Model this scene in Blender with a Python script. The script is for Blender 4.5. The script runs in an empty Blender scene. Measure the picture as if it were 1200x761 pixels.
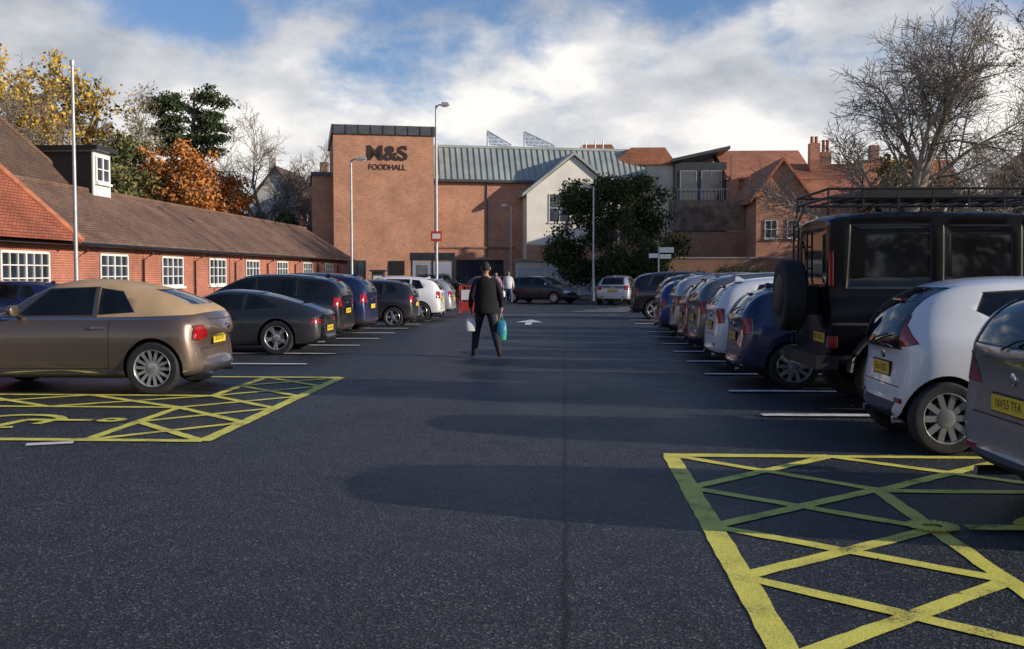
import bpy,bmesh,math,random
from mathutils import Vector,Matrix
from mathutils.bvhtree import BVHTree
rad=math.radians
random.seed(7)
S=bpy.context.scene
S.view_settings.view_transform='Standard'
S.view_settings.look='None'
S.view_settings.exposure=0
def link(o,parent=None):
    S.collection.objects.link(o)
    if parent: o.parent=parent
    return o
def empty(name,loc=(0,0,0),rz=0,sc=(1,1,1)):
    e=bpy.data.objects.new(name,None); e.location=loc; e.rotation_euler=(0,0,rz); e.scale=sc; e.empty_display_size=.2
    return link(e)
# ------------------------------------------------------------ materials
def base(name):
    m=bpy.data.materials.new(name); m.use_nodes=True
    n=m.node_tree.nodes; l=m.node_tree.links
    return m,n,l,n['Principled BSDF']
def ramp(n,pts):
    r=n.new('ShaderNodeValToRGB'); e=r.color_ramp.elements
    while len(e)<len(pts): e.new(.5)
    for i,(p,c) in enumerate(pts):
        e[i].position=p; e[i].color=(c if len(c)==4 else (*c,1))
    return r
def simple(name,col,rough=.5,metal=0,coat=0,var=.15,vs=3,bump=0,bs=40,col2=None,spec=None,flake=0):
    m,n,l,b=base(name)
    tc=n.new('ShaderNodeTexCoord'); no=n.new('ShaderNodeTexNoise'); no.inputs['Scale'].default_value=vs; no.inputs['Detail'].default_value=6
    l.new(tc.outputs['Object'],no.inputs['Vector'])
    c2=col2 or tuple(c*(1+var) for c in col); c1=tuple(c*(1-var) for c in col) if not col2 else col
    r=ramp(n,[(.35,c1),(.65,c2)]); l.new(no.outputs['Fac'],r.inputs['Fac']); l.new(r.outputs['Color'],b.inputs['Base Color'])
    b.inputs['Roughness'].default_value=rough; b.inputs['Metallic'].default_value=metal
    b.inputs['Coat Weight'].default_value=coat; b.inputs['Coat Roughness'].default_value=.04
    if spec is not None: b.inputs['Specular IOR Level'].default_value=spec
    if bump:
        n2=n.new('ShaderNodeTexNoise'); n2.inputs['Scale'].default_value=bs; n2.inputs['Detail'].default_value=4
        l.new(tc.outputs['Object'],n2.inputs['Vector'])
        bp=n.new('ShaderNodeBump'); bp.inputs['Strength'].default_value=bump; bp.inputs['Distance'].default_value=.01
        l.new(n2.outputs['Fac'],bp.inputs['Height']); l.new(bp.outputs['Normal'],b.inputs['Normal'])
    return m
def uvvec(n,l):
    tc=n.new('ShaderNodeTexCoord'); s=n.new('ShaderNodeSeparateXYZ'); l.new(tc.outputs['Object'],s.inputs[0])
    a=n.new('ShaderNodeMath'); a.operation='ADD'; l.new(s.outputs['X'],a.inputs[0]); l.new(s.outputs['Y'],a.inputs[1])
    c=n.new('ShaderNodeCombineXYZ'); l.new(a.outputs[0],c.inputs['X']); l.new(s.outputs['Z'],c.inputs['Y'])
    return tc,c
def brick(name,c1,c2,mortar,bw=.225,rh=.075,ms=.01,big=.35,rough=.85,bump=.3):
    m,n,l,b=base(name); tc,c=uvvec(n,l)
    t=n.new('ShaderNodeTexBrick'); l.new(c.outputs[0],t.inputs['Vector'])
    t.inputs['Scale'].default_value=1; t.inputs['Brick Width'].default_value=bw; t.inputs['Row Height'].default_value=rh
    t.inputs['Mortar Size'].default_value=ms; t.inputs['Color1'].default_value=(*c1,1); t.inputs['Color2'].default_value=(*c2,1); t.inputs['Mortar'].default_value=(*mortar,1)
    t.inputs['Mortar Smooth'].default_value=.3; t.inputs['Bias'].default_value=-.1
    no=n.new('ShaderNodeTexNoise'); no.inputs['Scale'].default_value=.6; no.inputs['Detail'].default_value=8; no.inputs['Roughness'].default_value=.65
    l.new(tc.outputs['Object'],no.inputs['Vector'])
    r=ramp(n,[(.3,(1-big,)*3),(.7,(1+big*.6,)*3)]); l.new(no.outputs['Fac'],r.inputs['Fac'])
    mx=n.new('ShaderNodeMix'); mx.data_type='RGBA'; mx.blend_type='MULTIPLY'; mx.inputs['Factor'].default_value=1
    l.new(t.outputs['Color'],mx.inputs['A']); l.new(r.outputs['Color'],mx.inputs['B']); l.new(mx.outputs['Result'],b.inputs['Base Color'])
    bp=n.new('ShaderNodeBump'); bp.inputs['Strength'].default_value=bump; bp.inputs['Distance'].default_value=.01; bp.invert=True
    l.new(t.outputs['Fac'],bp.inputs['Height']); l.new(bp.outputs['Normal'],b.inputs['Normal'])
    b.inputs['Roughness'].default_value=rough
    return m
M={}
M['brick']=brick('orange_brick',(.60,.27,.15),(.43,.175,.10),(.46,.34,.26),big=.28)
M['brick2']=brick('red_brick',(.44,.115,.062),(.33,.08,.045),(.38,.28,.22))
M['brickold']=brick('old_brick',(.34,.165,.11),(.24,.115,.08),(.26,.2,.16))
M['tile']=brick('brown_clay_tiles',(.235,.135,.088),(.165,.095,.064),(.075,.045,.033),bw=.2,rh=.085,ms=.012,big=.5,bump=.6)
M['tiledark']=brick('dark_brown_tiles',(.15,.088,.06),(.105,.064,.045),(.04,.026,.02),bw=.2,rh=.1,ms=.012,big=.4,bump=.6)
M['tilered']=brick('red_clay_tiles',(.38,.11,.052),(.29,.08,.04),(.10,.035,.023),bw=.2,rh=.09,ms=.012,big=.4,bump=.6)
M['tileor']=brick('orange_clay_tiles',(.52,.21,.11),(.42,.155,.082),(.2,.08,.05),bw=.25,rh=.12,ms=.012,big=.35,bump=.6)
M['white']=simple('white_paint',(.78,.78,.76),.45,var=.05)
M['render']=simple('cream_render',(.74,.71,.64),.85,var=.08,vs=.7)
M['zinc']=simple('zinc_roofing',(.37,.405,.38),.42,metal=.2,var=.16,vs=.8)
M['lead']=simple('dark_coping',(.08,.09,.10),.5,metal=.2)
M['black']=simple('black_paint',(.012,.012,.013),.35)
M['darkmetal']=simple('dark_grey_metal',(.08,.085,.09),.5,metal=.4)
M['galv']=simple('galvanised_steel',(.46,.48,.50),.45,metal=.4,var=.12,vs=6)
M['wood']=simple('weathered_timber',(.25,.175,.125),.8,var=.4,vs=2)
M['winglass']=simple('window_glass',(.03,.04,.055),.06,var=.5,vs=.6,spec=.8)
M['ridge']=simple('ridge_tile',(.40,.14,.07),.8,var=.3)
M['conc']=simple('concrete_kerb',(.3,.29,.27),.85,var=.2,bump=.2)
M['paver']=brick('block_paving',(.2,.16,.14),(.15,.12,.11),(.07,.06,.05),bw=.4,rh=.4)
M['solar']=brick('solar_panel',(.30,.36,.46),(.26,.31,.41),(.65,.67,.7),bw=.5,rh=.3,ms=.03,rough=.3,bump=0)
M['redpl']=simple('red_plastic',(.6,.05,.03),.4)
M['garage']=simple('garage_door_grey',(.55,.57,.59),.5,var=.08)
# ------------------------------------------------------------ mesh builder
class MB:
    def __init__(s): s.v=[];s.f=[];s.m=[]
    def poly(s,pts,mi=0):
        k=len(s.v); s.v+= [tuple(p) for p in pts]; s.f.append(tuple(range(k,k+len(pts)))); s.m.append(mi)
    def box(s,x0,x1,y0,y1,z0,z1,mi=0):
        k=len(s.v)
        s.v+=[(x0,y0,z0),(x1,y0,z0),(x1,y1,z0),(x0,y1,z0),(x0,y0,z1),(x1,y0,z1),(x1,y1,z1),(x0,y1,z1)]
        for q in [(0,3,2,1),(4,5,6,7),(0,1,5,4),(1,2,6,5),(2,3,7,6),(3,0,4,7)]:
            s.f.append(tuple(k+i for i in q)); s.m.append(mi)
    def prism(s,pts,axis,a,b,mi=0):
        def P(p,t): return {'x':(t,p[0],p[1]),'y':(p[0],t,p[1]),'z':(p[0],p[1],t)}[axis]
        k=len(s.v); n=len(pts)
        s.v+=[P(p,a) for p in pts]+[P(p,b) for p in pts]
        s.f.append(tuple(range(k,k+n))); s.m.append(mi)
        s.f.append(tuple(range(k+2*n-1,k+n-1,-1))); s.m.append(mi)
        for i in range(n):
            j=(i+1)%n; s.f.append((k+i,k+n+i,k+n+j,k+j)); s.m.append(mi)
    def tube(s,pts,rs,sides=6,mi=0,cap=True):
        pts=[Vector(p) for p in pts]; k=len(s.v); n=len(pts)
        for i,p in enumerate(pts):
            d=(pts[min(i+1,n-1)]-pts[max(i-1,0)])
            if d.length<1e-9: d=Vector((0,0,1))
            d.normalize()
            ref=Vector((0,0,1)) if abs(d.z)<.9 else Vector((1,0,0))
            u=d.cross(ref).normalized(); w=d.cross(u)
            r=rs[i] if isinstance(rs,(list,tuple)) else rs
            for j in range(sides):
                a=2*math.pi*j/sides; q=p+(u*math.cos(a)+w*math.sin(a))*r; s.v.append((q.x,q.y,q.z))
        for i in range(n-1):
            for j in range(sides):
                a=k+i*sides+j; b=k+i*sides+(j+1)%sides
                s.f.append((a,b,b+sides,a+sides)); s.m.append(mi)
        if cap:
            s.f.append(tuple(k+j for j in range(sides))); s.m.append(mi)
            s.f.append(tuple(k+(n-1)*sides+j for j in reversed(range(sides)))); s.m.append(mi)
    def lathe(s,prof,center,axis='y',seg=32,mi=0):
        k=len(s.v); n=len(prof); c=center
        for (t,r) in prof:
            for j in range(seg):
                a=2*math.pi*j/seg; ca,sa=math.cos(a)*r,math.sin(a)*r
                if axis=='y': s.v.append((c[0]+ca,c[1]+t,c[2]+sa))
                elif axis=='x': s.v.append((c[0]+t,c[1]+ca,c[2]+sa))
                else: s.v.append((c[0]+ca,c[1]+sa,c[2]+t))
        for i in range(n-1):
            for j in range(seg):
                a=k+i*seg+j; b=k+i*seg+(j+1)%seg
                s.f.append((a,b,b+seg,a+seg)); s.m.append(mi if not isinstance(mi,list) else mi[i])
    def sphere(s,c,r,seg=12,mi=0,fn=None):
        rings=seg//2+1; k=len(s.v)
        for i in range(rings+1):
            ph=math.pi*i/rings
            for j in range(seg):
                a=2*math.pi*j/seg; p=Vector((math.sin(ph)*math.cos(a),math.sin(ph)*math.sin(a),math.cos(ph)))
                if fn: p=fn(p)
                s.v.append((c[0]+p.x*r[0],c[1]+p.y*r[1],c[2]+p.z*r[2]))
        for i in range(rings):
            for j in range(seg):
                a=k+i*seg+j; b=k+i*seg+(j+1)%seg
                s.f.append((a,a+seg,b+seg,b)); s.m.append(mi)
    def build(s,name,mats,parent=None,smooth=False,angle=None,recalc=True):
        me=bpy.data.meshes.new(name); me.from_pydata(s.v,[],s.f)
        for mt in mats: me.materials.append(M[mt] if isinstance(mt,str) else mt)
        me.polygons.foreach_set('material_index',s.m)
        if recalc:
            bm=bmesh.new(); bm.from_mesh(me); bmesh.ops.recalc_face_normals(bm,faces=bm.faces[:]); bm.to_mesh(me); bm.free()
        if smooth:
            me.polygons.foreach_set('use_smooth',[True]*len(me.polygons))
            if angle: me.set_sharp_from_angle(angle=rad(angle))
        me.update()
        return link(bpy.data.objects.new(name,me),parent)
def text_mesh(name,body,size,mat,mtx,parent=None,extrude=.0,bold=0.0):
    cu=bpy.data.curves.new(name,'FONT'); cu.body=body; cu.size=size; cu.align_x='CENTER'; cu.align_y='CENTER'; cu.extrude=extrude; cu.offset=bold
    o=bpy.data.objects.new(name+'_tmp',cu); link(o)
    dg=bpy.context.evaluated_depsgraph_get(); me=bpy.data.meshes.new_from_object(o.evaluated_get(dg)); bpy.data.objects.remove(o)
    me.materials.clear(); me.materials.append(mat); me.transform(mtx)
    return link(bpy.data.objects.new(name,me),parent)
def frame_mtx(X,Y,Z,loc):
    m=Matrix((( X[0],Y[0],Z[0],loc[0]),(X[1],Y[1],Z[1],loc[1]),(X[2],Y[2],Z[2],loc[2]),(0,0,0,1)))
    return m
# ------------------------------------------------------------ world, sun, camera
SE,AZ=16.5,13.0
sd=Vector((math.cos(rad(AZ))*math.cos(rad(SE)),-math.sin(rad(AZ))*math.cos(rad(SE)),math.sin(rad(SE))))
W=bpy.data.worlds.new("World"); S.world=W; W.use_nodes=True
n=W.node_tree.nodes; l=W.node_tree.links; bg=n['Background']; bg.inputs['Strength'].default_value=.1
sky=n.new('ShaderNodeTexSky'); sky.sky_type='NISHITA'; sky.sun_disc=False; sky.sun_elevation=rad(SE); sky.sun_rotation=rad(90+AZ); sky.dust_density=.4; sky.ozone_density=2
tc=n.new('ShaderNodeTexCoord'); sp=n.new('ShaderNodeSeparateXYZ'); l.new(tc.outputs['Generated'],sp.inputs[0])
def math_(op,a,b=None,c=None):
    x=n.new('ShaderNodeMath'); x.operation=op
    for i,q in enumerate((a,b,c)):
        if q is None: continue
        if isinstance(q,(int,float)): x.inputs[i].default_value=q
        else: l.new(q,x.inputs[i])
    return x.outputs[0]
mp=n.new('ShaderNodeMapping'); mp.inputs['Scale'].default_value=(1,1,1.7); mp.inputs['Location'].default_value=(1.35,.6,.4); l.new(tc.outputs['Generated'],mp.inputs['Vector'])
c1=n.new('ShaderNodeTexNoise'); c1.inputs['Scale'].default_value=4.6; c1.inputs['Detail'].default_value=10; c1.inputs['Roughness'].default_value=.56; c1.inputs['Distortion'].default_value=.15; l.new(mp.outputs[0],c1.inputs['Vector'])
mp2=n.new('ShaderNodeMapping'); mp2.inputs['Scale'].default_value=(1,1,2.2); mp2.inputs['Location'].default_value=(2.1,.7,.9); l.new(tc.outputs['Generated'],mp2.inputs['Vector'])
c2=n.new('ShaderNodeTexNoise'); c2.inputs['Scale'].default_value=6; c2.inputs['Detail'].default_value=9; c2.inputs['Roughness'].default_value=.55; l.new(mp2.outputs[0],c2.inputs['Vector'])
bias=math_('MULTIPLY',math_('SUBTRACT',.235,sp.outputs['Z']),1.25)
mk=math_('ADD',c1.outputs['Fac'],bias)
rm=n.new('ShaderNodeMapRange'); rm.interpolation_type='SMOOTHSTEP'; rm.inputs['From Min'].default_value=.41; rm.inputs['From Max'].default_value=.57; l.new(mk,rm.inputs['Value'])
rc=ramp(n,[(.32,(4.6,4.9,5.5,1)),(.48,(7.2,7.3,7.6,1)),(.60,(10.6,10.2,9.7,1))]); 
hz_=math_('MULTIPLY',math_('SUBTRACT',.16,sp.outputs['Z']),.9)
l.new(math_('ADD',c2.outputs['Fac'],hz_),rc.inputs['Fac'])
tint=n.new('ShaderNodeMix'); tint.data_type='RGBA'; tint.blend_type='MULTIPLY'; tint.inputs['Factor'].default_value=1; tint.inputs['B'].default_value=(.95,1.08,1.38,1); l.new(sky.outputs['Color'],tint.inputs['A'])
mx=n.new('ShaderNodeMix'); mx.data_type='RGBA'; l.new(rm.outputs[0],mx.inputs['Factor']); l.new(tint.outputs['Result'],mx.inputs['A']); l.new(rc.outputs['Color'],mx.inputs['B'])
l.new(mx.outputs['Result'],bg.inputs['Color'])
sl=bpy.data.lights.new('sun','SUN'); sl.energy=5.0; sl.angle=rad(.5); sl.color=(1,.88,.72)
so=link(bpy.data.objects.new('sun',sl)); so.rotation_euler=sd.to_track_quat('Z','Y').to_euler(); so.location=(60,-15,40)
cam=bpy.data.cameras.new('camera'); co=link(bpy.data.objects.new('camera',cam)); S.camera=co
cam.sensor_width=36; cam.lens=36*1230/1200; cam.clip_end=3000; cam.clip_start=.05
co.location=(0,0,1.6); co.rotation_euler=(rad(90-2.77),0,rad(2.89))
# ------------------------------------------------------------ ground
def ground_mat():
    m,n,l,b=base('grass_and_earth')
    tc=n.new('ShaderNodeTexCoord'); no=n.new('ShaderNodeTexNoise'); no.inputs['Scale'].default_value=.4; no.inputs['Detail'].default_value=8; l.new(tc.outputs['Object'],no.inputs['Vector'])
    r=ramp(n,[(.35,(.05,.07,.025)),(.65,(.1,.09,.05))]); l.new(no.outputs['Fac'],r.inputs['Fac']); l.new(r.outputs['Color'],b.inputs['Base Color']); b.inputs['Roughness'].default_value=.95
    return m
def asphalt_mat():
    m,n,l,b=base('damp_asphalt')
    tc=n.new('ShaderNodeTexCoord')
    fine=n.new('ShaderNodeTexVoronoi'); fine.inputs['Scale'].default_value=75; l.new(tc.outputs['Object'],fine.inputs['Vector'])
    fn=n.new('ShaderNodeTexNoise'); fn.inputs['Scale'].default_value=45; fn.inputs['Detail'].default_value=6; fn.inputs['Roughness'].default_value=.75; l.new(tc.outputs['Object'],fn.inputs['Vector'])
    big=n.new('ShaderNodeTexNoise'); big.inputs['Scale'].default_value=.35; big.inputs['Detail'].default_value=8; big.inputs['Roughness'].default_value=.65; l.new(tc.outputs['Object'],big.inputs['Vector'])
    mid=n.new('ShaderNodeTexNoise'); mid.inputs['Scale'].default_value=3; mid.inputs['Detail'].default_value=7; l.new(tc.outputs['Object'],mid.inputs['Vector'])
    sc=n.new('ShaderNodeSeparateColor'); l.new(fine.outputs['Color'],sc.inputs[0])
    r1=ramp(n,[(0,(.013,.014,.017)),(.55,(.030,.033,.037)),(.85,(.055,.059,.064)),(.97,(.11,.11,.11)),(1,(.18,.18,.175))]); l.new(sc.outputs[0],r1.inputs['Fac'])
    r2=ramp(n,[(.3,(.62,.65,.70)),(.7,(1.25,1.22,1.18))]); l.new(big.outputs['Fac'],r2.inputs['Fac'])
    r3=ramp(n,[(.3,(.8,)*3),(.7,(1.2,)*3)]); l.new(mid.outputs['Fac'],r3.inputs['Fac'])
    def mul(a,c):
        x=n.new('ShaderNodeMix'); x.data_type='RGBA'; x.blend_type='MULTIPLY'; x.inputs['Factor'].default_value=1; l.new(a,x.inputs['A']); l.new(c,x.inputs['B']); return x.outputs['Result']
    col=mul(mul(r1.outputs['Color'],r2.outputs['Color']),r3.outputs['Color'])
    s=n.new('ShaderNodeSeparateXYZ'); l.new(tc.outputs['Object'],s.inputs[0])
    def mt(op,a,b_=0):
        x=n.new('ShaderNodeMath'); x.operation=op
        for i,q in enumerate((a,b_)):
            if isinstance(q,(int,float)): x.inputs[i].default_value=q
            else: l.new(q,x.inputs[i])
        return x.outputs[0]
    xo=mt('ADD',s.outputs['X'],mt('MULTIPLY',mt('SUBTRACT',mid.outputs['Fac'],.5),.10))
    d=mt('ABSOLUTE',mt('ADD',xo,mt('MULTIPLY',mt('SUBTRACT',fn.outputs['Fac'],.5),.06)))
    mr=n.new('ShaderNodeMapRange'); mr.inputs['From Min'].default_value=.004; mr.inputs['From Max'].default_value=.03; mr.inputs['To Min'].default_value=.2; mr.inputs['To Max'].default_value=1; l.new(d,mr.inputs['Value'])
    cc=n.new('ShaderNodeCombineColor'); [l.new(mr.outputs[0],cc.inputs[i]) for i in range(3)]
    col=mul(col,cc.outputs[0])
    sc2=n.new('ShaderNodeTexNoise'); sc2.inputs['Scale'].default_value=1.7; sc2.inputs['Detail'].default_value=9; sc2.inputs['Roughness'].default_value=.8; l.new(tc.outputs['Object'],sc2.inputs['Vector'])
    rs=ramp(n,[(.64,(0,0,0)),(.74,(1,1,1))]); l.new(sc2.outputs['Fac'],rs.inputs['Fac'])
    mxs=n.new('ShaderNodeMix'); mxs.data_type='RGBA'; l.new(mt('MULTIPLY',rs.outputs['Color'],.6),mxs.inputs['Factor']); l.new(col,mxs.inputs['A']); mxs.inputs['B'].default_value=(.12,.115,.11,1)
    l.new(mxs.outputs['Result'],b.inputs['Base Color'])
    rr=n.new('ShaderNodeMapRange'); rr.inputs['From Min'].default_value=.3; rr.inputs['From Max'].default_value=.7; rr.inputs['To Min'].default_value=.34; rr.inputs['To Max'].default_value=.6; l.new(big.outputs['Fac'],rr.inputs['Value']); l.new(rr.outputs[0],b.inputs['Roughness'])
    ad=mt('ADD',fine.outputs['Distance'],mt('MULTIPLY',fn.outputs['Fac'],1.0))
    ad2=mt('ADD',ad,mt('MULTIPLY',mr.outputs[0],.5))
    bp=n.new('ShaderNodeBump'); bp.inputs['Strength'].default_value=.85; bp.inputs['Distance'].default_value=.011; l.new(ad2,bp.inputs['Height']); l.new(bp.outputs['Normal'],b.inputs['Normal'])
    b.inputs['Specular IOR Level'].default_value=.36
    return m
def paint_mat(name,col):
    m,n,l,b=base(name)
    tc=n.new('ShaderNodeTexCoord'); no=n.new('ShaderNodeTexNoise'); no.inputs['Scale'].default_value=60; no.inputs['Detail'].default_value=6; no.inputs['Roughness'].default_value=.8; l.new(tc.outputs['Object'],no.inputs['Vector'])
    n2=n.new('ShaderNodeTexNoise'); n2.inputs['Scale'].default_value=4; n2.inputs['Detail'].default_value=6; l.new(tc.outputs['Object'],n2.inputs['Vector'])
    a=n.new('ShaderNodeMath'); a.operation='ADD'; l.new(no.outputs['Fac'],a.inputs[0]); l.new(n2.outputs['Fac'],a.inputs[1])
    r=ramp(n,[(.38,(.06,.06,.05)),(.44,tuple(c*.75 for c in col)),(.55,col)])
    h=n.new('ShaderNodeMath'); h.operation='MULTIPLY'; h.inputs[1].default_value=.5; l.new(a.outputs[0],h.inputs[0]); l.new(h.outputs[0],r.inputs['Fac'])
    l.new(r.outputs['Color'],b.inputs['Base Color']); b.inputs['Roughness'].default_value=.6
    bp=n.new('ShaderNodeBump'); bp.inputs['Strength'].default_value=.8; bp.inputs['Distance'].default_value=.01; l.new(no.outputs['Fac'],bp.inputs['Height']); l.new(bp.outputs['Normal'],b.inputs['Normal'])
    return m
g=MB(); g.poly([(-1200,-1200,0),(1200,-1200,0),(1200,1200,0),(-1200,1200,0)]); g.build('ground',[ground_mat()])
g=MB(); g.poly([(-14,-25,.006),(40,-25,.006),(40,79,.006),(-14,79,.006)]); g.build('car_park_surface',[asphalt_mat()])
g=MB(); g.box(-15,-14,-25,78,-.1,.12); g.build('pavement',['paver'])
g=MB(); g.box(-13.99,-13.86,-25,78,-.1,.125); g.build('kerb',['conc'])
g=MB(); kk=[0]
def ln(x0,y0,x1,y1,w,mi):
    kk[0]+=1; z=.011+.00012*kk[0]
    d=Vector((x1-x0,y1-y0)); L=d.length; d/=L; p=Vector((-d.y,d.x))*w/2
    k=max(1,int(L/.12)); ea=0
    rw=lambda: random.uniform(-.006,.006)
    e0=(rw(),rw())
    for i in range(k):
        a=Vector((x0,y0))+d*L*i/k; b=Vector((x0,y0))+d*L*(i+1)/k; e1=(rw(),rw())
        pn=p.normalized()
        g.poly([(*(a-p+pn*e0[0]),z),(*(b-p+pn*e1[0]),z),(*(b+p+pn*e1[1]),z),(*(a+p+pn*e0[1]),z)],mi); e0=e1
def hatch(xo,xi,ys,xend,y0,y1):
    ln(xo,ys[0],xo,ys[-1],.14,0); ln(xi,ys[0],xi,y0,.11,0); 
    if ys[-1]-y1>.5: ln(xi,y1,xi,ys[-1],.11,0)
    for i in range(len(ys)-1):
        a,b=ys[i],ys[i+1]
        ln(xo,a,xi,b,.11,0); ln(xo,b,xi,a,.11,0)
    ln(xi,y0,xend,y0,.12,0); ln(xi,y1,xend,y1,.12,0)
    s=1 if xend>xi else -1; k=3; st=(xend-xi)/k
    for i in range(k):
        ln(xi+st*i,y0,xi+st*(i+1),y1,.11,0); ln(xi+st*i,y1,xi+st*(i+1),y0,.11,0)
hatch(.93,2.3,[1.9,3.1,4.3,5.5,6.6,7.8,9.2],7,7.75,9.2); ln(.87,9.2,2.3,9.2,.16,0)
hatch(-3.43,-4.58,[9.75,11,12.2,13.4,14.6,15.85],-9.4,12.2,13.4); ln(-3.43,9.75,-9.4,9.75,.15,0); ln(-3.43,15.85,-9.4,15.85,.14,0)
ln(-4.62,9.6,-5.0,9.45,.15,1)
def arc(cx,cy,r,a0,a1,w,mi,sx=1):
    pr=None
    for i in range(25):
        a=rad(a0+(a1-a0)*i/24); q=(cx+sx*math.cos(a)*r,cy+math.sin(a)*r)
        if pr: ln(pr[0],pr[1],q[0],q[1],w,mi)
        pr=q
def wheelchair(cx,cy,s):
    arc(cx,cy,.50,20,300,.12,0,s)
    ln(cx+.1*s,cy+.1,cx+.75*s,cy+.1,.13,0); ln(cx+.12*s,cy+.12,cx+.05*s,cy-.42,.12,0); ln(cx+.72*s,cy+.1,cx+.85*s,cy+.1,.13,0); ln(cx+.42*s,cy+.1,cx+.38*s,cy-.22,.11,0); arc(cx+1.05*s,cy+.12,.11,0,360,.10,0)
wheelchair(-5.95,10.95,1); wheelchair(3.35,6.5,-1)
for k in range(12):
    y=11.8+2.4*k
    if y<40: ln(2.2,y,7,y,.19,1)
for k in range(9):
    y=18.05+2.4*k
    ln(-4.5,y,-9.3,y,.19,1)
g.poly([(-1.25,32.2,.03),(-1.05,32.2,.03),(-1.05,34.6,.03),(-1.25,34.6,.03)],1); g.poly([(-1.6,33.9,.031),(-.7,33.9,.031),(-1.15,35.9,.031)],1)
for i in range(5): ln(.3+i*.55,44+i*1.3,2.6+i*.4,44+i*1.3,.25,1)
ln(-3.5,40,2,40,.12,1)
g.build('road_markings',[paint_mat('yellow_marking',(.84,.77,.13)),paint_mat('white_marking',(.78,.78,.77))])
g=MB()
for i in range(330):
    x=random.uniform(-9,8); y=random.uniform(3.2,26); s=random.uniform(.012,.03); a=random.uniform(0,6.28); z=.04+random.uniform(0,.008)
    ca,sa=math.cos(a)*s,math.sin(a)*s
    g.poly([(x+ca,y+sa,z),(x-sa*.6,y+ca*.6,z+.006),(x-ca,y-sa,z),(x+sa*.6,y-ca*.6,z+.004)])
g.build('fallen_leaves',[simple('dead_leaf',(.13,.07,.03),.8,var=.6,vs=2)])
# ------------------------------------------------------------ car library
CM={}
CM['glass']=simple('tinted_car_glass',(.008,.01,.012),.04,var=.3,spec=.42)
CM['trim']=simple('black_rubber_trim',(.012,.012,.012),.55,var=.2)
CM['red']=simple('red_tail_lens',(.30,.008,.010),.12,coat=.6,var=.35,vs=12)
CM['lamp']=simple('clear_headlamp',(.5,.52,.55),.1,metal=.5,coat=1)
CM['gap']=simple('panel_gap',(.006,.006,.006),.9)
CM['fabric']=simple('tan_soft_top',(.42,.29,.17),.95,var=.1,bump=.3,bs=200)
CM['chrome']=simple('chrome',(.7,.7,.72),.12,metal=1,var=.03)
CM['plastic']=simple('dark_plastic_cladding',(.03,.031,.033),.65,var=.2)
CM['tyre']=simple('tyre_rubber',(.02,.02,.021),.8,var=.3,vs=8)
CM['alloy']=simple('alloy_wheel',(.52,.53,.55),.28,metal=.7,var=.1)
CM['alloyd']=simple('dark_alloy_wheel',(.12,.12,.125),.35,metal=.7,var=.1)
CM['plate']=simple('yellow_number_plate',(.82,.56,.04),.35,var=.05)
def paintm(name,col,metal=.0,rough=.3,coat=.8,spec=.5,dirt=1.0):
    m=simple(name,col,rough,metal=metal,coat=coat,var=.06,vs=1.5,spec=spec)
    nt=m.node_tree; n=nt.nodes; l=nt.links; b=n['Principled BSDF']
    src=b.inputs['Base Color'].links[0].from_socket
    tc=n.new('ShaderNodeTexCoord'); s=n.new('ShaderNodeSeparateXYZ'); l.new(tc.outputs['Object'],s.inputs[0])
    no=n.new('ShaderNodeTexNoise'); no.inputs['Scale'].default_value=9; no.inputs['Detail'].default_value=8; l.new(tc.outputs['Object'],no.inputs['Vector'])
    mr=n.new('ShaderNodeMapRange'); mr.inputs['From Min'].default_value=.25; mr.inputs['From Max'].default_value=.75; mr.inputs['To Min'].default_value=.6*dirt; mr.inputs['To Max'].default_value=0; l.new(s.outputs['Z'],mr.inputs['Value'])
    mu=n.new('ShaderNodeMath'); mu.operation='MULTIPLY'; l.new(mr.outputs[0],mu.inputs[0]); l.new(no.outputs['Fac'],mu.inputs[1])
    mx=n.new('ShaderNodeMix'); mx.data_type='RGBA'; l.new(mu.outputs[0],mx.inputs['Factor']); l.new(src,mx.inputs['A']); mx.inputs['B'].default_value=(.09,.08,.07,1); l.new(mx.outputs['Result'],b.inputs['Base Color'])
    ra=n.new('ShaderNodeMath'); ra.operation='MULTIPLY_ADD'; l.new(mu.outputs[0],ra.inputs[0]); ra.inputs[1].default_value=1.2; ra.inputs[2].default_value=rough; l.new(ra.outputs[0],b.inputs['Roughness'])
    return m
PM=dict(bronze=paintm('bronze_metallic_paint',(.15,.108,.083),.5,.33,.9),black=paintm('black_car_paint',(.008,.008,.010),0,.2,.6),
 dgrey=paintm('dark_grey_paint',(.022,.024,.029),.2,.3,.6),navy=paintm('navy_paint',(.012,.024,.08),.3),white=paintm('white_car_paint',(.80,.81,.82),0,.25),
 silver=paintm('silver_paint',(.45,.47,.50),.6,.32),blue=paintm('blue_paint',(.02,.05,.18),.3),maroon=paintm('maroon_paint',(.10,.015,.015),.3),
 grey=paintm('grey_paint',(.14,.15,.165),.5,.32),warmgrey=paintm('warm_silver_paint',(.27,.26,.265),.5,.34),matte=paintm('black_paint_4x4',(.004,.004,.005),0,.25,.0,.22,.5))
SLOTS=['PAINT','glass','trim','red','lamp','gap','fabric','chrome','plastic']
def inpoly(p,poly):
    x,y=p; c=False; n=len(poly)
    for i in range(n):
        x1,y1=poly[i]; x2,y2=poly[(i+1)%n]
        if (y1>y)!=(y2>y) and x<(x2-x1)*(y-y1)/(y2-y1)+x1: c=not c
    return c
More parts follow.
